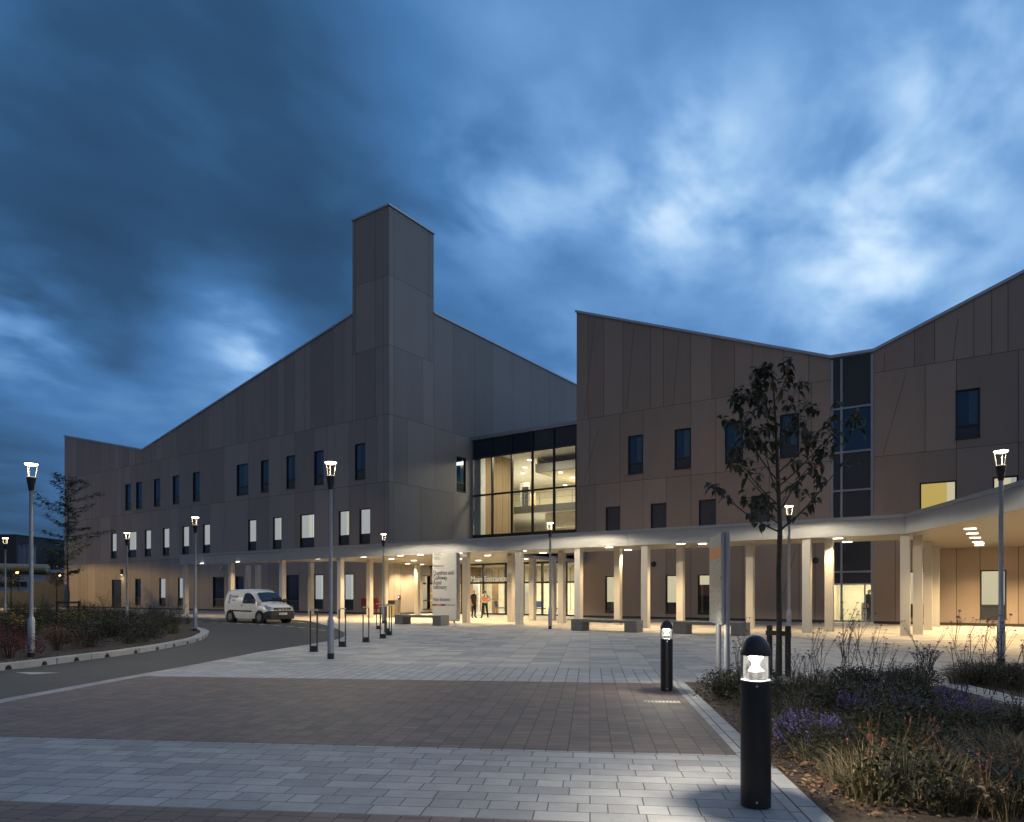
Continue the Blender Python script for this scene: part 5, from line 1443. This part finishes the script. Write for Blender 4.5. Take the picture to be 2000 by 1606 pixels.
random.seed(19)
tl = G(133.5, 1221)
tree2 = thing('young_tree', 'slender airy tree at the far left corner of the building', 'tree', tl)
tk, cr = MB(), MB()
H_ = 7.3
tp = [Vector((random.uniform(-.03, .03), random.uniform(-.03, .03), H_ * k / 10)) for k in range(11)]
tk.tube(tp, [.062 * (1 - .09 * k) for k in range(11)], 8)
for k in range(44):
    h = 2.4 + (H_ - 2.5) * (k / 44) ** .95; a = k * 2.4 + random.uniform(-.9, .9)
    if random.random() < .18: continue
    ln = 1.75 * (1 - abs((h - 4.4) / 3.6) ** 1.6) * random.uniform(.4, 1.15) + .15
    base = Vector((0, 0, h))
    pts = branch(tk, base, (math.cos(a), math.sin(a), random.uniform(.05, .8)), ln, .014, 6, .35, .05)
    for j in range(1, 7):
        for q_ in range(15):
            d = Vector((math.cos(a) + random.uniform(-1, 1), math.sin(a) + random.uniform(-1, 1), random.uniform(-.35, .3)))
            p = pts[j].lerp(pts[j - 1], random.random()) + Vector((random.uniform(-.16, .16), random.uniform(-.16, .16), random.uniform(-.07, .07)))
            leaf(cr, p, d, random.uniform(.10, .17), random.uniform(.04, .07), 0, .2)
tk.build('trunk', M_BARK, tree2, smooth=True); cr.build('crown', M_LEAF2, tree2)
q1, q2 = G(112, 1224), G(155, 1224)
stake('tree_stake', [q1, q2], .06, 1.18, 'dark timber tree support frame with cross bar in the left bed', [(q1, q2, 1.06)], tl)

def far_tree(lab, u, vb, t, h, r, mleaf):
    p = PD(u, vb, t); p.z = 0
    o = thing('small_tree', lab, 'tree', p); tk, cr = MB(), MB()
    tk.tube([(0, 0, 0), (0, .02, h * .55), (.02, 0, h * .95)], [.07, .05, .02], 7)
    for k in range(16):
        a = k * 2.4; pts = branch(tk, (0, 0, h * (.55 + .3 * k / 16)), (math.cos(a), math.sin(a), .7), r * random.uniform(.7, 1.1), .02, 5, .2, .1)
        for j in range(2, 6):
            for q_ in range(7):
                leaf(cr, pts[j] + Vector((random.uniform(-.2, .2), random.uniform(-.2, .2), random.uniform(-.15, .2))), (random.uniform(-1, 1), random.uniform(-1, 1), random.uniform(-.3, .3)), .18, .10, random.randrange(2))
    tk.build('trunk', M_BARK, o); cr.build('crown', mleaf, o)
far_tree('small leafy tree before the white shed, beside the leftmost lamp post', 21, 1150, 62, 3.6, 1.1, [M_LEAF2, M_LEAF])
far_tree('small round tree with autumn leaves in front of the grey fence', 110, 1152, 66, 3.6, 1.2, [M_LEAFA, M_LEAF2])

# =================================================================== background on the left
M_SHED = mat('shed_white', (0.42, 0.44, 0.48), 0.7, 0, .05)
M_DKB = mat('far_building_dark', (0.045, 0.042, 0.045), 0.8)
M_GRB = mat('far_building_grey', (0.10, 0.11, 0.13), 0.8)
M_TANK = mat('tank_metal', (0.15, 0.18, 0.22), 0.5, .3, .1, 1)
M_FENCE = mat('fence_board', (0.045, 0.052, 0.062), 0.8, 0, .2, 3, stretch=(5, 5, .2))
M_HILL = mat('wooded_hill', (0.018, 0.024, 0.022), 0.95, 0, .4, .08)
def fbox(mb, u0, u1, vt, t, zb=-.14, thick=12, m=0):
    a, b = PD(u0, vt, t), PD(u1, vt, t); c = (a + b) / 2; ax = (b - a) / 2; ax.z = 0
    mb.obox((c.x + FWD.x * thick / 2, c.y + FWD.y * thick / 2, zb), ax, FWD * thick / 2, a.z - zb, m); return a.z
def farthing(name, lab, cat, u, t):
    p = PD(u, 1160, t); return thing(name, lab, cat, (p.x, p.y, 0)), Vector((p.x, p.y, 0))
def fb(mb, name, mt, root, org):
    o = mb.build(name, mt, root); o.location = -org; return o
t, o = farthing('industrial_shed', 'long white flat shed with pale roof edge and small dark windows', 'shed', 30, 140)
mb = MB(); fbox(mb, -260, 130, 1113, 140); fb(mb, 'wall', M_SHED, t, o)
mb = MB(); a, b = PD(-260, 1096, 139), PD(93, 1105, 139); mb.tube([a - Vector((0, 0, 1.0)), b - Vector((0, 0, .5))], [.95, .75], 12); fb(mb, 'roof_duct', M_BEIGE, t, o)
mb = MB(); a, b = PD(-260, 1115.5, 139.6), PD(130, 1121, 139.6); mb.tube([a, b], .18, 6); fb(mb, 'gutter', M_DKB, t, o)
for u0, u1 in ((-8, -2), (2, 6), (15, 19.5), (25, 28), (31.5, 35), (41, 44), (47, 50)):
    mb = MB(); a, b = PD(u0, 1136, 139.4), PD(u1, 1136, 139.4); c = (a + b) / 2; d = (b - a) / 2; d.z = 0
    mb.obox((c.x, c.y, EYE + (1160 - 1146) / F * 139.4), d, FWD * .3, 1.0); fb(mb, 'window', M_DKB, t, o)
t, o = farthing('warehouse', 'tall dark windowless warehouse at the left picture edge', 'warehouse', -20, 185)
mb = MB(); fbox(mb, -200, 31, 1045, 185, thick=20); fb(mb, 'wall', M_DKB, t, o)
mb = MB(); fbox(mb, -203, 32, 1043.6, 184.9, zb=EYE + 115 / F * 185, thick=20.5); fb(mb, 'roof', M_GRB, t, o)
t, o = farthing('storage_tank', 'cluster of pale cylindrical tanks with railing behind the white shed', 'tank', 53, 175)
for u, r_, vt in ((44, 1.0, 1068), (51, 1.1, 1066), (60, 1.1, 1066)):
    mb = MB(); p = PD(u, vt, 175); mb.lathe([(r_, -p.z), (r_, 0), (r_ * .6, .3), (.01, .4)], 16, p); fb(mb, 'cylinder', M_TANK, t, o)
mb = MB()
for u in range(41, 69, 3):
    p = PD(u, 1064, 174); mb.tube([p - Vector((0, 0, .8)), p + Vector((0, 0, .2))], .07, 5)
mb.tube([PD(40, 1062, 174), PD(68, 1062, 174)], .07, 5); mb.tube([PD(40, 1065, 174), PD(68, 1065, 174)], .05, 5); fb(mb, 'railing', M_DKB, t, o)
t, o = farthing('factory_block', 'grey box shaped factory block between the tanks and the hospital', 'factory', 95, 200)
mb = MB(); fbox(mb, 31, 150, 1080, 200, thick=25); fb(mb, 'wall', M_GRB, t, o)
mb = MB(); fbox(mb, 68, 150, 1075, 199.5, zb=EYE + 80 / F * 199.5, thick=20); fb(mb, 'roof', M_DKB, t, o)
mb = MB(); prev = None
for k in range(60):
    u = -900 + k * 24; h = 1074 + 6 * math.sin(k * .35) + random.uniform(-1.5, 1.5); a = PD(u, h, 700); b = PD(u, 1160, 640); b.z = -.2; c = PD(u, 1160, 900); c.z = -.2
    if prev: mb.face([prev[1], b, a, prev[0]]); mb.face([prev[0], a, c, prev[2]])
    prev = (a, b, c)
tag(mb.build('hills', M_HILL), kind='structure')
fp0, fp1 = PD(-40, 1160, 74), PD(125.5, 1160, 77)
fc = thing('board_fence', 'dark vertical board fence joining the far left corner of the hospital', 'fence', (fp0.x, fp0.y, 0))
dd = fp1 - fp0; dd.z = 0; n_ = Vector((-dd.y, dd.x, 0)).normalized(); nb = 64; mb = MB()
for k in range(nb):
    a = dd * (k / nb); b = dd * ((k + .93) / nb); c = (a + b) / 2
    hgt = 2.85 if k / nb > .58 else 1.75
    mb.obox((c.x, c.y, -.14), (b - a) / 2, n_ * .02, hgt + .14)
mb.build('boards', M_FENCE, fc)
for k in range(0, 9):
    c = dd * (k / 8); mb = MB(); mb.obox((c.x + n_.x * .06, c.y + n_.y * .06, -.14), dd.normalized() * .05, n_ * .05, 2.0); mb.build('post', M_DKB, fc)
M_SOD = emis('sodium_glow', (1.0, .42, .10), 14.0)
for u, v, tt, lab in ((34, 1119.5, 100, 'far orange road lamp glowing before the white shed'), (117.5, 1125, 120, 'far reddish road lamp close to the hospital corner'), (-3, 1131, 120, 'far orange road lamp cut by the left picture edge')):
    p = PD(u, v, tt); o = thing('road_lamp', lab, 'street lamp', (p.x, p.y, 0))
    mb = MB(); mb.tube([(.5, 0, 0), (.5, 0, p.z + .2), (.1, 0, p.z + .25)], .06, 6); mb.build('pole', M_DKB, o)
    mb = MB(); mb.lathe([(.01, .2), (.2, .12), (.22, 0), (.01, -.1)], 10, (0, 0, p.z)); mb.build('lantern', M_SOD, o)
    lamp('road_lamp_light', 'POINT', (p.x, p.y, p.z - .3), 60, (1, .45, .12), shadow_soft_size=.2)

o = thing('road_lamp', 'yellow road lamp lighting the left end wall, beyond the left picture edge', 'street lamp', (-80, 24, 0))
mb = MB(); mb.tube([(0, 0, 0), (0, 0, 5.9)], .07, 8); mb.build('pole', M_DKB, o)
mb = MB(); mb.lathe([(.01, .2), (.3, .12), (.3, .02), (.01, .02)], 14, (0, 0, 5.9)); mb.build('lantern', M_DKB, o)
lamp('road_lamp_light', 'SPOT', (-80, 24, 5.88), 10000, (1, .62, .19), spot_size=R(172), spot_blend=.10, shadow_soft_size=.2)

# =================================================================== planting
random.seed(77)
def blade(mb, p, a, ln, w, lean, m=0, seg=4):
    p = Vector(p); d = Vector((math.cos(a), math.sin(a), 0)); s = Vector((-d.y, d.x, 0))
    pts = []
    for k in range(seg + 1):
        t = k / seg; q = p + d * (lean * ln * t * t) + Vector((0, 0, ln * (t - .35 * lean * t * t)))
        pts.append((q - s * w * (1 - t * .92) * .5, q + s * w * (1 - t * .92) * .5))
    flat = [x for pr in pts for x in pr]
    mb.idx(flat, [(2 * k, 2 * k + 1, 2 * k + 3, 2 * k + 2) for k in range(seg)], m)
def grass_tuft(label, mats_, n, h, spread, group):
    mb = MB()
    for k in range(n):
        a = random.uniform(0, 6.283); r_ = spread * .35 * math.sqrt(random.random())
        blade(mb, (r_ * math.cos(a), r_ * math.sin(a), -.01), a + random.uniform(-.6, .6), h * random.uniform(.5, 1.1), random.uniform(.006, .014), random.uniform(.2, 1.1), 0 if random.random() < .62 else 1)
    o = mb.build('grass_tuft', mats_); return tag(o, label, 'grass tuft', group)
def leafy_mound(name, label, mats_, n, r_, h, ll, cat, group, spikes=0, spike_m=1, spike_h=.12):
    t = thing(name, label, cat, (0, 0, 0), 0, group)
    mb = MB(); st = MB(); fl = MB()
    for k in range(n):
        a = random.uniform(0, 6.283); q = math.sqrt(random.random()); rr = r_ * q * random.uniform(.85, 1.12)
        zt = h * math.sqrt(max(.03, 1 - q * q)) * random.uniform(.25, 1.08)
        p = Vector((rr * math.cos(a), rr * math.sin(a), zt))
        leaf(mb, p, (math.cos(a) * .8 + random.uniform(-.6, .6), math.sin(a) * .8 + random.uniform(-.6, .6), random.uniform(-.2, .9)), ll * random.uniform(.6, 1.2), ll * random.uniform(.25, .42), 0, .3)
    for k in range(int(n / 22) + 6):
        a = random.uniform(0, 6.283); q = random.random() * .8; e = Vector((r_ * q * math.cos(a), r_ * q * math.sin(a), h * math.sqrt(1 - q * q) * .95))
        st.tube([(e.x * .25, e.y * .25, 0), (e.x * .6, e.y * .6, e.z * .55), e], [.005, .004, .002], 4)
    for k in range(spikes):
        a = random.uniform(0, 6.283); q = random.random() ** .5; b = Vector((r_ * q * math.cos(a), r_ * q * math.sin(a), h * math.sqrt(max(.02, 1 - q * q)) * .9))
        d = Vector((math.cos(a) * q * .7 + random.uniform(-.3, .3), math.sin(a) * q * .7 + random.uniform(-.3, .3), 1)).normalized()
        L_ = spike_h * random.uniform(.6, 1.3); st.tube([b - d * .05, b + d * L_], .0025, 4)
        for j in range(14):
            p = b + d * L_ * (j / 13); leaf(fl, p, (random.uniform(-1, 1), random.uniform(-1, 1), .5), .018, .016, 0, .1)
    mb.build('leaves', mats_[0], t); tag(st.build('stems', M_STEM, t), kind='stuff')
    if spikes: fl.build('blossom', mats_[spike_m], t)
    return t
def verbena(label, h, n, group):
    t = thing('verbena_plant', label, 'plant', (0, 0, 0), 0, group)
    st, fl, lf = MB(), MB(), MB()
    def head(p, s):
        for k in range(16):
            d = Vector((random.uniform(-1, 1), random.uniform(-1, 1), random.uniform(-.2, .8))); leaf(fl, p + d * s * .5, d, s * .8, s * .6, 0, .1)
    for k in range(n):
        a = random.uniform(0, 6.283); lean = random.uniform(.05, .42); hh = h * random.uniform(.55, 1.05)
        p0 = Vector((random.uniform(-.12, .12), random.uniform(-.12, .12), 0)); d = Vector((math.cos(a) * lean, math.sin(a) * lean, 1))
        mid = p0 + d * hh * .6; st.tube([p0, p0 + d * hh * .3, mid], [.0045, .004, .003], 5)
        for j in range(random.choice((2, 3, 3, 4))):
            b = random.uniform(0, 6.283); dd_ = d + Vector((math.cos(b) * .45, math.sin(b) * .45, random.uniform(-.05, .2))); e = mid + dd_ * hh * random.uniform(.22, .42)
            st.tube([mid, mid.lerp(e, .5) + Vector((0, 0, .015)), e], [.003, .0025, .002], 4); head(e, random.uniform(.014, .024))
            if random.random() < .5:
                e2 = mid.lerp(e, .6) + Vector((random.uniform(-.1, .1), random.uniform(-.1, .1), .1)); st.tube([mid.lerp(e, .6), e2], .002, 4); head(e2, .012)
        for j in range(4):
            leaf(lf, p0 + d * hh * random.uniform(.05, .55), (random.uniform(-1, 1), random.uniform(-1, 1), .5), .09, .012, 0, .2)
    tag(st.build('stems', M_STEM, t), kind='stuff'); fl.build('blossom', M_PURP, t); lf.build('leaves', M_GREY, t)
    return t
def fern(label, n, ln, group):
    t = thing('fern', label, 'fern', (0, 0, 0), 0, group); mb = MB(); st = MB()
    for k in range(n):
        a = 6.283 * k / n + random.uniform(-.3, .3); d = Vector((math.cos(a), math.sin(a), 0)); s = Vector((-d.y, d.x, 0)); L_ = ln * random.uniform(.7, 1.1); path = []
        for j in range(17):
            q = j / 16; p = d * L_ * (.55 * q) + Vector((0, 0, L_ * (q * .95 - .42 * q * q))); path.append(p)
            if j > 2:
                for sg1 in (-1, 1):
                    leaf(mb, p, s * sg1 + d * .35 + Vector((0, 0, -.1)), L_ * .20 * (1 - q) ** .8 + .012, .022, 0, .15, up=Vector((0, 0, 1)))
        st.tube(path, .003, 4)
    mb.build('fronds', M_GREY, t); st.build('stalks', M_STEM, t); return t
def pink_plant(label, n, h, group):
    t = thing('knotweed_plant', label, 'plant', (0, 0, 0), 0, group); st, fl, lf = MB(), MB(), MB()
    for k in range(n):
        a = random.uniform(0, 6.283); e = Vector((math.cos(a) * h * random.uniform(.2, .7), math.sin(a) * h * random.uniform(.2, .7), h * random.uniform(.5, 1)))
        st.tube([(0, 0, 0), e * .5 + Vector((0, 0, .05)), e], [.003, .0025, .002], 4)
        for j in range(24):
            d = Vector((random.uniform(-1, 1), random.uniform(-1, 1), .4)); leaf(fl, e + Vector((0, 0, .045 * j / 24)), d, .012, .01, 0, .1)
        for j in range(4): leaf(lf, e * random.uniform(.1, .8), (random.uniform(-1, 1), random.uniform(-1, 1), .3), random.uniform(.06, .11), random.uniform(.02, .04), random.randrange(2), .5)
    tag(st.build('stems', M_DEAD, t), kind='stuff'); fl.build('blossom', M_PINK, t); lf.build('leaves', [M_DEAD, M_DRY], t); return t
def daisy(label, n, h, r_, group):
    t = thing('yellow_flower_clump', label, 'plant', (0, 0, 0), 0, group); st, fl, lf = MB(), MB(), MB()
    for k in range(n):
        a = random.uniform(0, 6.283); q = r_ * math.sqrt(random.random()); e = Vector((q * math.cos(a), q * math.sin(a), h * random.uniform(.6, 1.05)))
        st.tube([(e.x * .5, e.y * .5, 0), e], [.004, .003], 4)
        for j in range(7): b = j * .9; leaf(fl, e, (math.cos(b), math.sin(b), .1), .045, .022, 0, .1)
        for j in range(6): leaf(lf, e * random.uniform(.2, .9), (random.uniform(-1, 1), random.uniform(-1, 1), .3), .10, .03, 0, .3)
    tag(st.build('stems', M_STEM, t), kind='stuff'); fl.build('blossom', M_YEL, t); lf.build('leaves', M_GREEN, t); return t

first_used = set()
def put(proto, p, label=None, s=1.0, z=0.012):
    loc = (p.x, p.y, z)
    if proto.name not in first_used:
        first_used.add(proto.name); proto.location = loc; proto.rotation_euler = (0, 0, random.uniform(0, 6)); proto.scale = (s,) * 3
        if label: proto['label'] = label
        return proto
    return dup(proto, loc, random.uniform(0, 6.28), label, s)
def in_poly(p, poly):
    c = False; n = len(poly)
    for i in range(n):
        a, b = poly[i], poly[(i + 1) % n]
        if (a[1] > p[1]) != (b[1] > p[1]) and p[0] < (b[0] - a[0]) * (p[1] - a[1]) / (b[1] - a[1]) + a[0]: c = not c
    return c
GR, GL = 'plants in the right bed', 'plants in the left bed'
gt = [grass_tuft('arching grass tuft among the dark plants of the right bed', [M_GRASS, M_DRY], 130, .42, .5, 'grass tufts in the right bed') for _ in range(3)]
dt = [grass_tuft('straw coloured dry grass tuft near the mulch edge of the right bed', [M_DRY, M_GRASS], 110, .32, .5, 'dry tufts in the right bed') for _ in range(2)]
gm = [leafy_mound('leafy_plant', 'low dark green leafy mound in the right bed', [M_GREEN], 420, .34, .36, .075, 'plant', 'leafy mounds in the right bed') for _ in range(2)]
gg = [leafy_mound('leafy_plant', 'fine grey green mound in the right bed', [M_GREY], 620, .36, .40, .045, 'plant', 'grey mounds in the right bed') for _ in range(2)]
def uvp(u, v): p = G(u, v, .012); return p
def right_bed(p): return in_poly(xy(p), rbp)
def near_bollard(p): return (Vector((p.x, p.y, 0)) - G(1476, 1575)).length < .34
n_ = 0; tries = 0
while n_ < 175 and tries < 9000:
    tries += 1
    v = 1600 - 262 * random.random() ** .75; u = random.uniform(1345, 2060); p = uvp(u, v)
    if not right_bed(p) or near_bollard(p): continue
    db = bcoord(p) - b_out
    if db < .28 or (u > 1815 and v < 1445): continue
    near = v > 1500
    if near and db < 1.0 and random.random() < .8: continue
    k = random.random()
    if v > 1465: pr = random.choice(dt) if k < .55 else random.choice(gt) if k < .85 else random.choice(gg) if k < .96 else random.choice(gm)
    else: pr = random.choice(gt) if k < .30 else random.choice(gg) if k < .62 else random.choice(gm) if k < .92 else random.choice(dt)
    put(pr, p, None, random.uniform(.6, 1.1)); n_ += 1
vb = [verbena('tall verbena stems with purple heads beyond the near bollard light', 1.15, 9, 'verbena in the right bed') for _ in range(2)]
vs_ = [(1648, 1345, 'broad verbena clump with purple heads in front of the right columns', 1.1), (1595, 1352, 'verbena clump just right of the tree stakes', .85), (1700, 1350, 'thin verbena clump right of the broad one', .95),
       (1470, 1352, 'verbena stems leaning behind the dome of the near bollard', .95), (1440, 1346, 'verbena stems beside the map board posts', .8), (1800, 1372, 'open verbena spray with dark heads at mid bed', .95),
       (1815, 1356, 'verbena spray in front of the stone path', .8), (1885, 1352, 'single tall verbena stem left of the rightmost lamp post', 1.0), (1940, 1358, 'verbena stems just in front of the rightmost lamp post', .9), (1990, 1400, 'verbena stems at the right picture edge', 1.0), (1560, 1345, 'low verbena sprays behind the young tree stakes', .7), (1735, 1385, 'short verbena spray in the middle of the bed', .75)]
for u, v, lab, s in vs_: put(random.choice(vb), uvp(u, v), lab, s)
ct = leafy_mound('catmint_plant', 'catmint', [M_GREY, M_PURP2], 520, .34, .32, .045, 'plant', 'catmint in the right bed', 44, 1, .13)
for u, v, lab, s in [(1590, 1475, 'grey catmint with lavender spikes right of the near bollard', 1.0), (1560, 1452, 'catmint with bright lavender spikes touching the near bollard outline', .8), (1665, 1415, 'catmint flowering in the shade behind the near bollard', .9), (1760, 1420, 'catmint with sparse lavender spikes in mid bed', .9), (1890, 1430, 'catmint with blue spikes towards the right edge', 1.0), (1700, 1378, 'catmint in front of the broad verbena clump', .8), (1850, 1385, 'catmint beside the stone path', .8)]:
    put(ct, uvp(u, v), lab, s)
fn = fern('fern', 11, .55, 'ferns in the right bed')
for u, v, lab, s in [(1975, 1560, 'tall grey fern at the right picture edge', 1.25), (1740, 1338, 'upright fern against the pale paving', .9), (1705, 1500, 'small fern amid the dry tufts', .7), (1610, 1330, 'fern behind the tree stakes', .7)]:
    put(fn, uvp(u, v), lab, s)
kp = pink_plant('knotweed', 6, .5, 'knotweed in the right bed')
for u, v, lab, s in [(1745, 1520, 'red stemmed knotweed with pink spikes in the mid foreground', 1.0), (1690, 1540, 'knotweed with dry brown leaves near the mulch', .9), (1850, 1570, 'knotweed with pale pink spikes among dry grass', .9), (1925, 1590, 'knotweed at the lower right corner', .9), (1790, 1485, 'knotweed with upright pink spikes above dark plants', .9)]:
    put(kp, uvp(u, v), lab, s)
# second right bed
bs = [leafy_mound('border_shrub', 'low olive shrub in the bed beyond the stone path', [M_GREEN], 700, .55, .42, .06, 'shrub', 'shrubs beyond the stone path'), ]
for k in range(13):
    u = 1880 + 14 * k + random.uniform(-6, 6); put(bs[0], G(u, random.uniform(1318, 1340) + max(0, (u - 1900) * .12)), None, random.uniform(.6, 1.0))
for k in range(8): put(random.choice(gt), G(1870 + k * 18, 1328 + random.uniform(-8, 14)), None, 1.0)

# litter of dead leaves and chips on the mulch, and a matted understorey: nobody could count these
ml = MB()
for k in range(10500):
    v = 1606 - 268 * random.random() ** .6; u = random.uniform(1338, 2040); p = G(u, v, .018)
    if not right_bed(p): continue
    a = random.uniform(0, 6.283); s = random.uniform(.012, .06); leaf(ml, p + Vector((0, 0, random.uniform(0, .02))), (math.cos(a), math.sin(a), random.uniform(-.05, .4)), s, s * random.uniform(.3, .7), random.choice((0, 0, 1, 2, 2)), .1)
for k in range(3600):
    q = KI[min(len(KI) - 1, int(random.uniform(8, len(KI))))]; p = Vector((q.x, q.y, .04)) + Vector((random.uniform(-.9, .1), random.uniform(.05, 1.2), 0))
    if not in_poly(xy(p), bed_poly): continue
    a = random.uniform(0, 6.283); s = random.uniform(.02, .06); leaf(ml, p, (math.cos(a), math.sin(a), random.uniform(-.05, .4)), s, s * .5, random.choice((0, 0, 1, 2)), .1)
tag(ml.build('leaf_litter', [M_DEAD, M_DRY, M_MULCH]), 'dead leaves and bark chips lying on the planting beds', 'leaf litter', kind='stuff')
us = MB()
for k in range(8200):
    v = 1600 - 258 * random.random() ** .62; u = random.uniform(1380, 2060); p = G(u, v, .01); db = bcoord(p) - b_out
    if not right_bed(p) or db < .35 or near_bollard(p) or (u > 1825 and v < 1400 + (u - 1825) * .15): continue
    if v > 1505 and random.random() < .35: continue
    h = random.uniform(.10, .34) * min(1, db / 1.1)
    if random.random() < (.4 if v < 1450 else .9): blade(us, p, random.uniform(0, 6.28), h * 1.3, random.uniform(.005, .012), random.uniform(.4, 1.6), random.choice((0, 0, 0, 1) if v < 1450 else (0, 1, 1, 1)))
    else:
        for j in range(3): leaf(us, p + Vector((random.uniform(-.05, .05), random.uniform(-.05, .05), h * random.random())), (random.uniform(-1, 1), random.uniform(-1, 1), random.uniform(-.1, .8)), random.uniform(.03, .08), random.uniform(.012, .03), random.choice((2, 2, 3)), .3)
tag(us.build('undergrowth', [M_GRASS, M_DRY, M_GREEN, M_GREY]), 'matted low undergrowth filling the right planting bed', 'undergrowth', kind='stuff')

# left bed
lg = [grass_tuft('grass tuft in the left bed', [M_LIME, M_GRASS], 130, .50, .6, 'grass tufts in the left bed') for _ in range(2)]
lm = [leafy_mound('leafy_plant', 'grey green bushy plant in the left bed', [M_GREY], 560, .55, .62, .08, 'plant', 'grey bushes in the left bed') for _ in range(2)]
lk_ = [leafy_mound('leafy_plant', 'dark green bushy plant in the left bed', [M_GREEN], 520, .55, .60, .09, 'plant', 'green bushes in the left bed')]
SPEC = [G(*q) for q in ((18, 1288), (-8, 1268), (112, 1272), (36, 1272), (30, 1250), (48, 1256), (138, 1236), (165, 1232))]
n_ = 0; tries = 0
while n_ < 165 and tries < 9000:
    tries += 1
    u = random.uniform(-60, 400); v = 1203 + 95 * random.random() ** 1.25; p = G(u, v, .03)
    if not in_poly(xy(p), bed_poly): continue
    kd = min((Vector((q.x, q.y, 0)) - Vector((p.x, p.y, 0))).length for q in KI)
    if kd < .9 or any((Vector((q.x - p.x, q.y - p.y, 0))).length < .95 or (depth(p) < depth(q) and depth(q) - depth(p) < 3 and abs(p.dot(RIGHT) / depth(p) - q.dot(RIGHT) / depth(q)) < .035) for q in SPEC): continue
    k = random.random(); pr = random.choice(lg) if k < .42 else random.choice(lm) if k < .76 else lk_[0]
    put(pr, p, None, random.uniform(.75, 1.25) * (.8 if kd < 1.6 else 1.1), .03); n_ += 1
cm = leafy_mound('crimson_shrub', 'crimson', [M_CRIM], 620, .55, .62, .07, 'shrub', 'crimson shrubs in the left bed')
for u, v, lab, s in [(18, 1288, 'large crimson shrub at the left picture edge', 1.15), (-8, 1268, 'crimson shrub cut by the left picture edge', 1.0), (112, 1272, 'crimson shrub just right of the nearest left lamp post', 1.1), (36, 1272, 'crimson shrub just left of the nearest left lamp post', .8), (170, 1262, 'small reddish shrub in the middle of the left bed', .5)]:
    put(cm, G(u, v), lab, s, .03)
yf = daisy('yellow', 34, .85, .55, 'yellow flowers in the left bed')
for u, v, lab, s in [(30, 1250, 'yellow flowers behind the crimson shrubs at left', 1.1), (48, 1256, 'yellow flowers beside the left lamp post', .9), (138, 1236, 'yellow flowers near the timber tree frame', .9), (165, 1232, 'sparse yellow flowers right of the tree frame', .8)]:
    put(yf, G(u, v), lab, s, .03)
wf = [verbena('verbena', 1.3, 20, 'wispy flower stems in the left bed')]
for u, v, lab, s in [(300, 1236, 'tall wispy flower stems in mid left bed', 1.0), (345, 1232, 'tall wispy flower stems near the bed tip', 1.0), (260, 1228, 'wispy stems before the lit ground floor window', 1.1), (210, 1226, 'wispy stems before the grey door', 1.2), (90, 1228, 'wispy stems behind the left lamp post', 1.2)]:
    put(wf[0], G(u, v), lab, s, .03)
hg = leafy_mound('hedge_bush', 'dark bush against the hospital wall behind the tree frame', [M_GREEN], 700, .8, 1.0, .10, 'shrub', 'bushes along the left wall')
for u, v, s in [(166, 1209, 1.1), (182, 1208, .9), (20, 1213, 1.2), (48, 1213, 1.0)]:
    put(hg, G(u, v), {166: 'dark bush against the hospital wall, right of the tree frame', 182: 'smaller dark bush against the hospital wall', 20: 'dark bush below the white shed at far left', 48: 'dark bush before the board fence'}[u], s, .03)
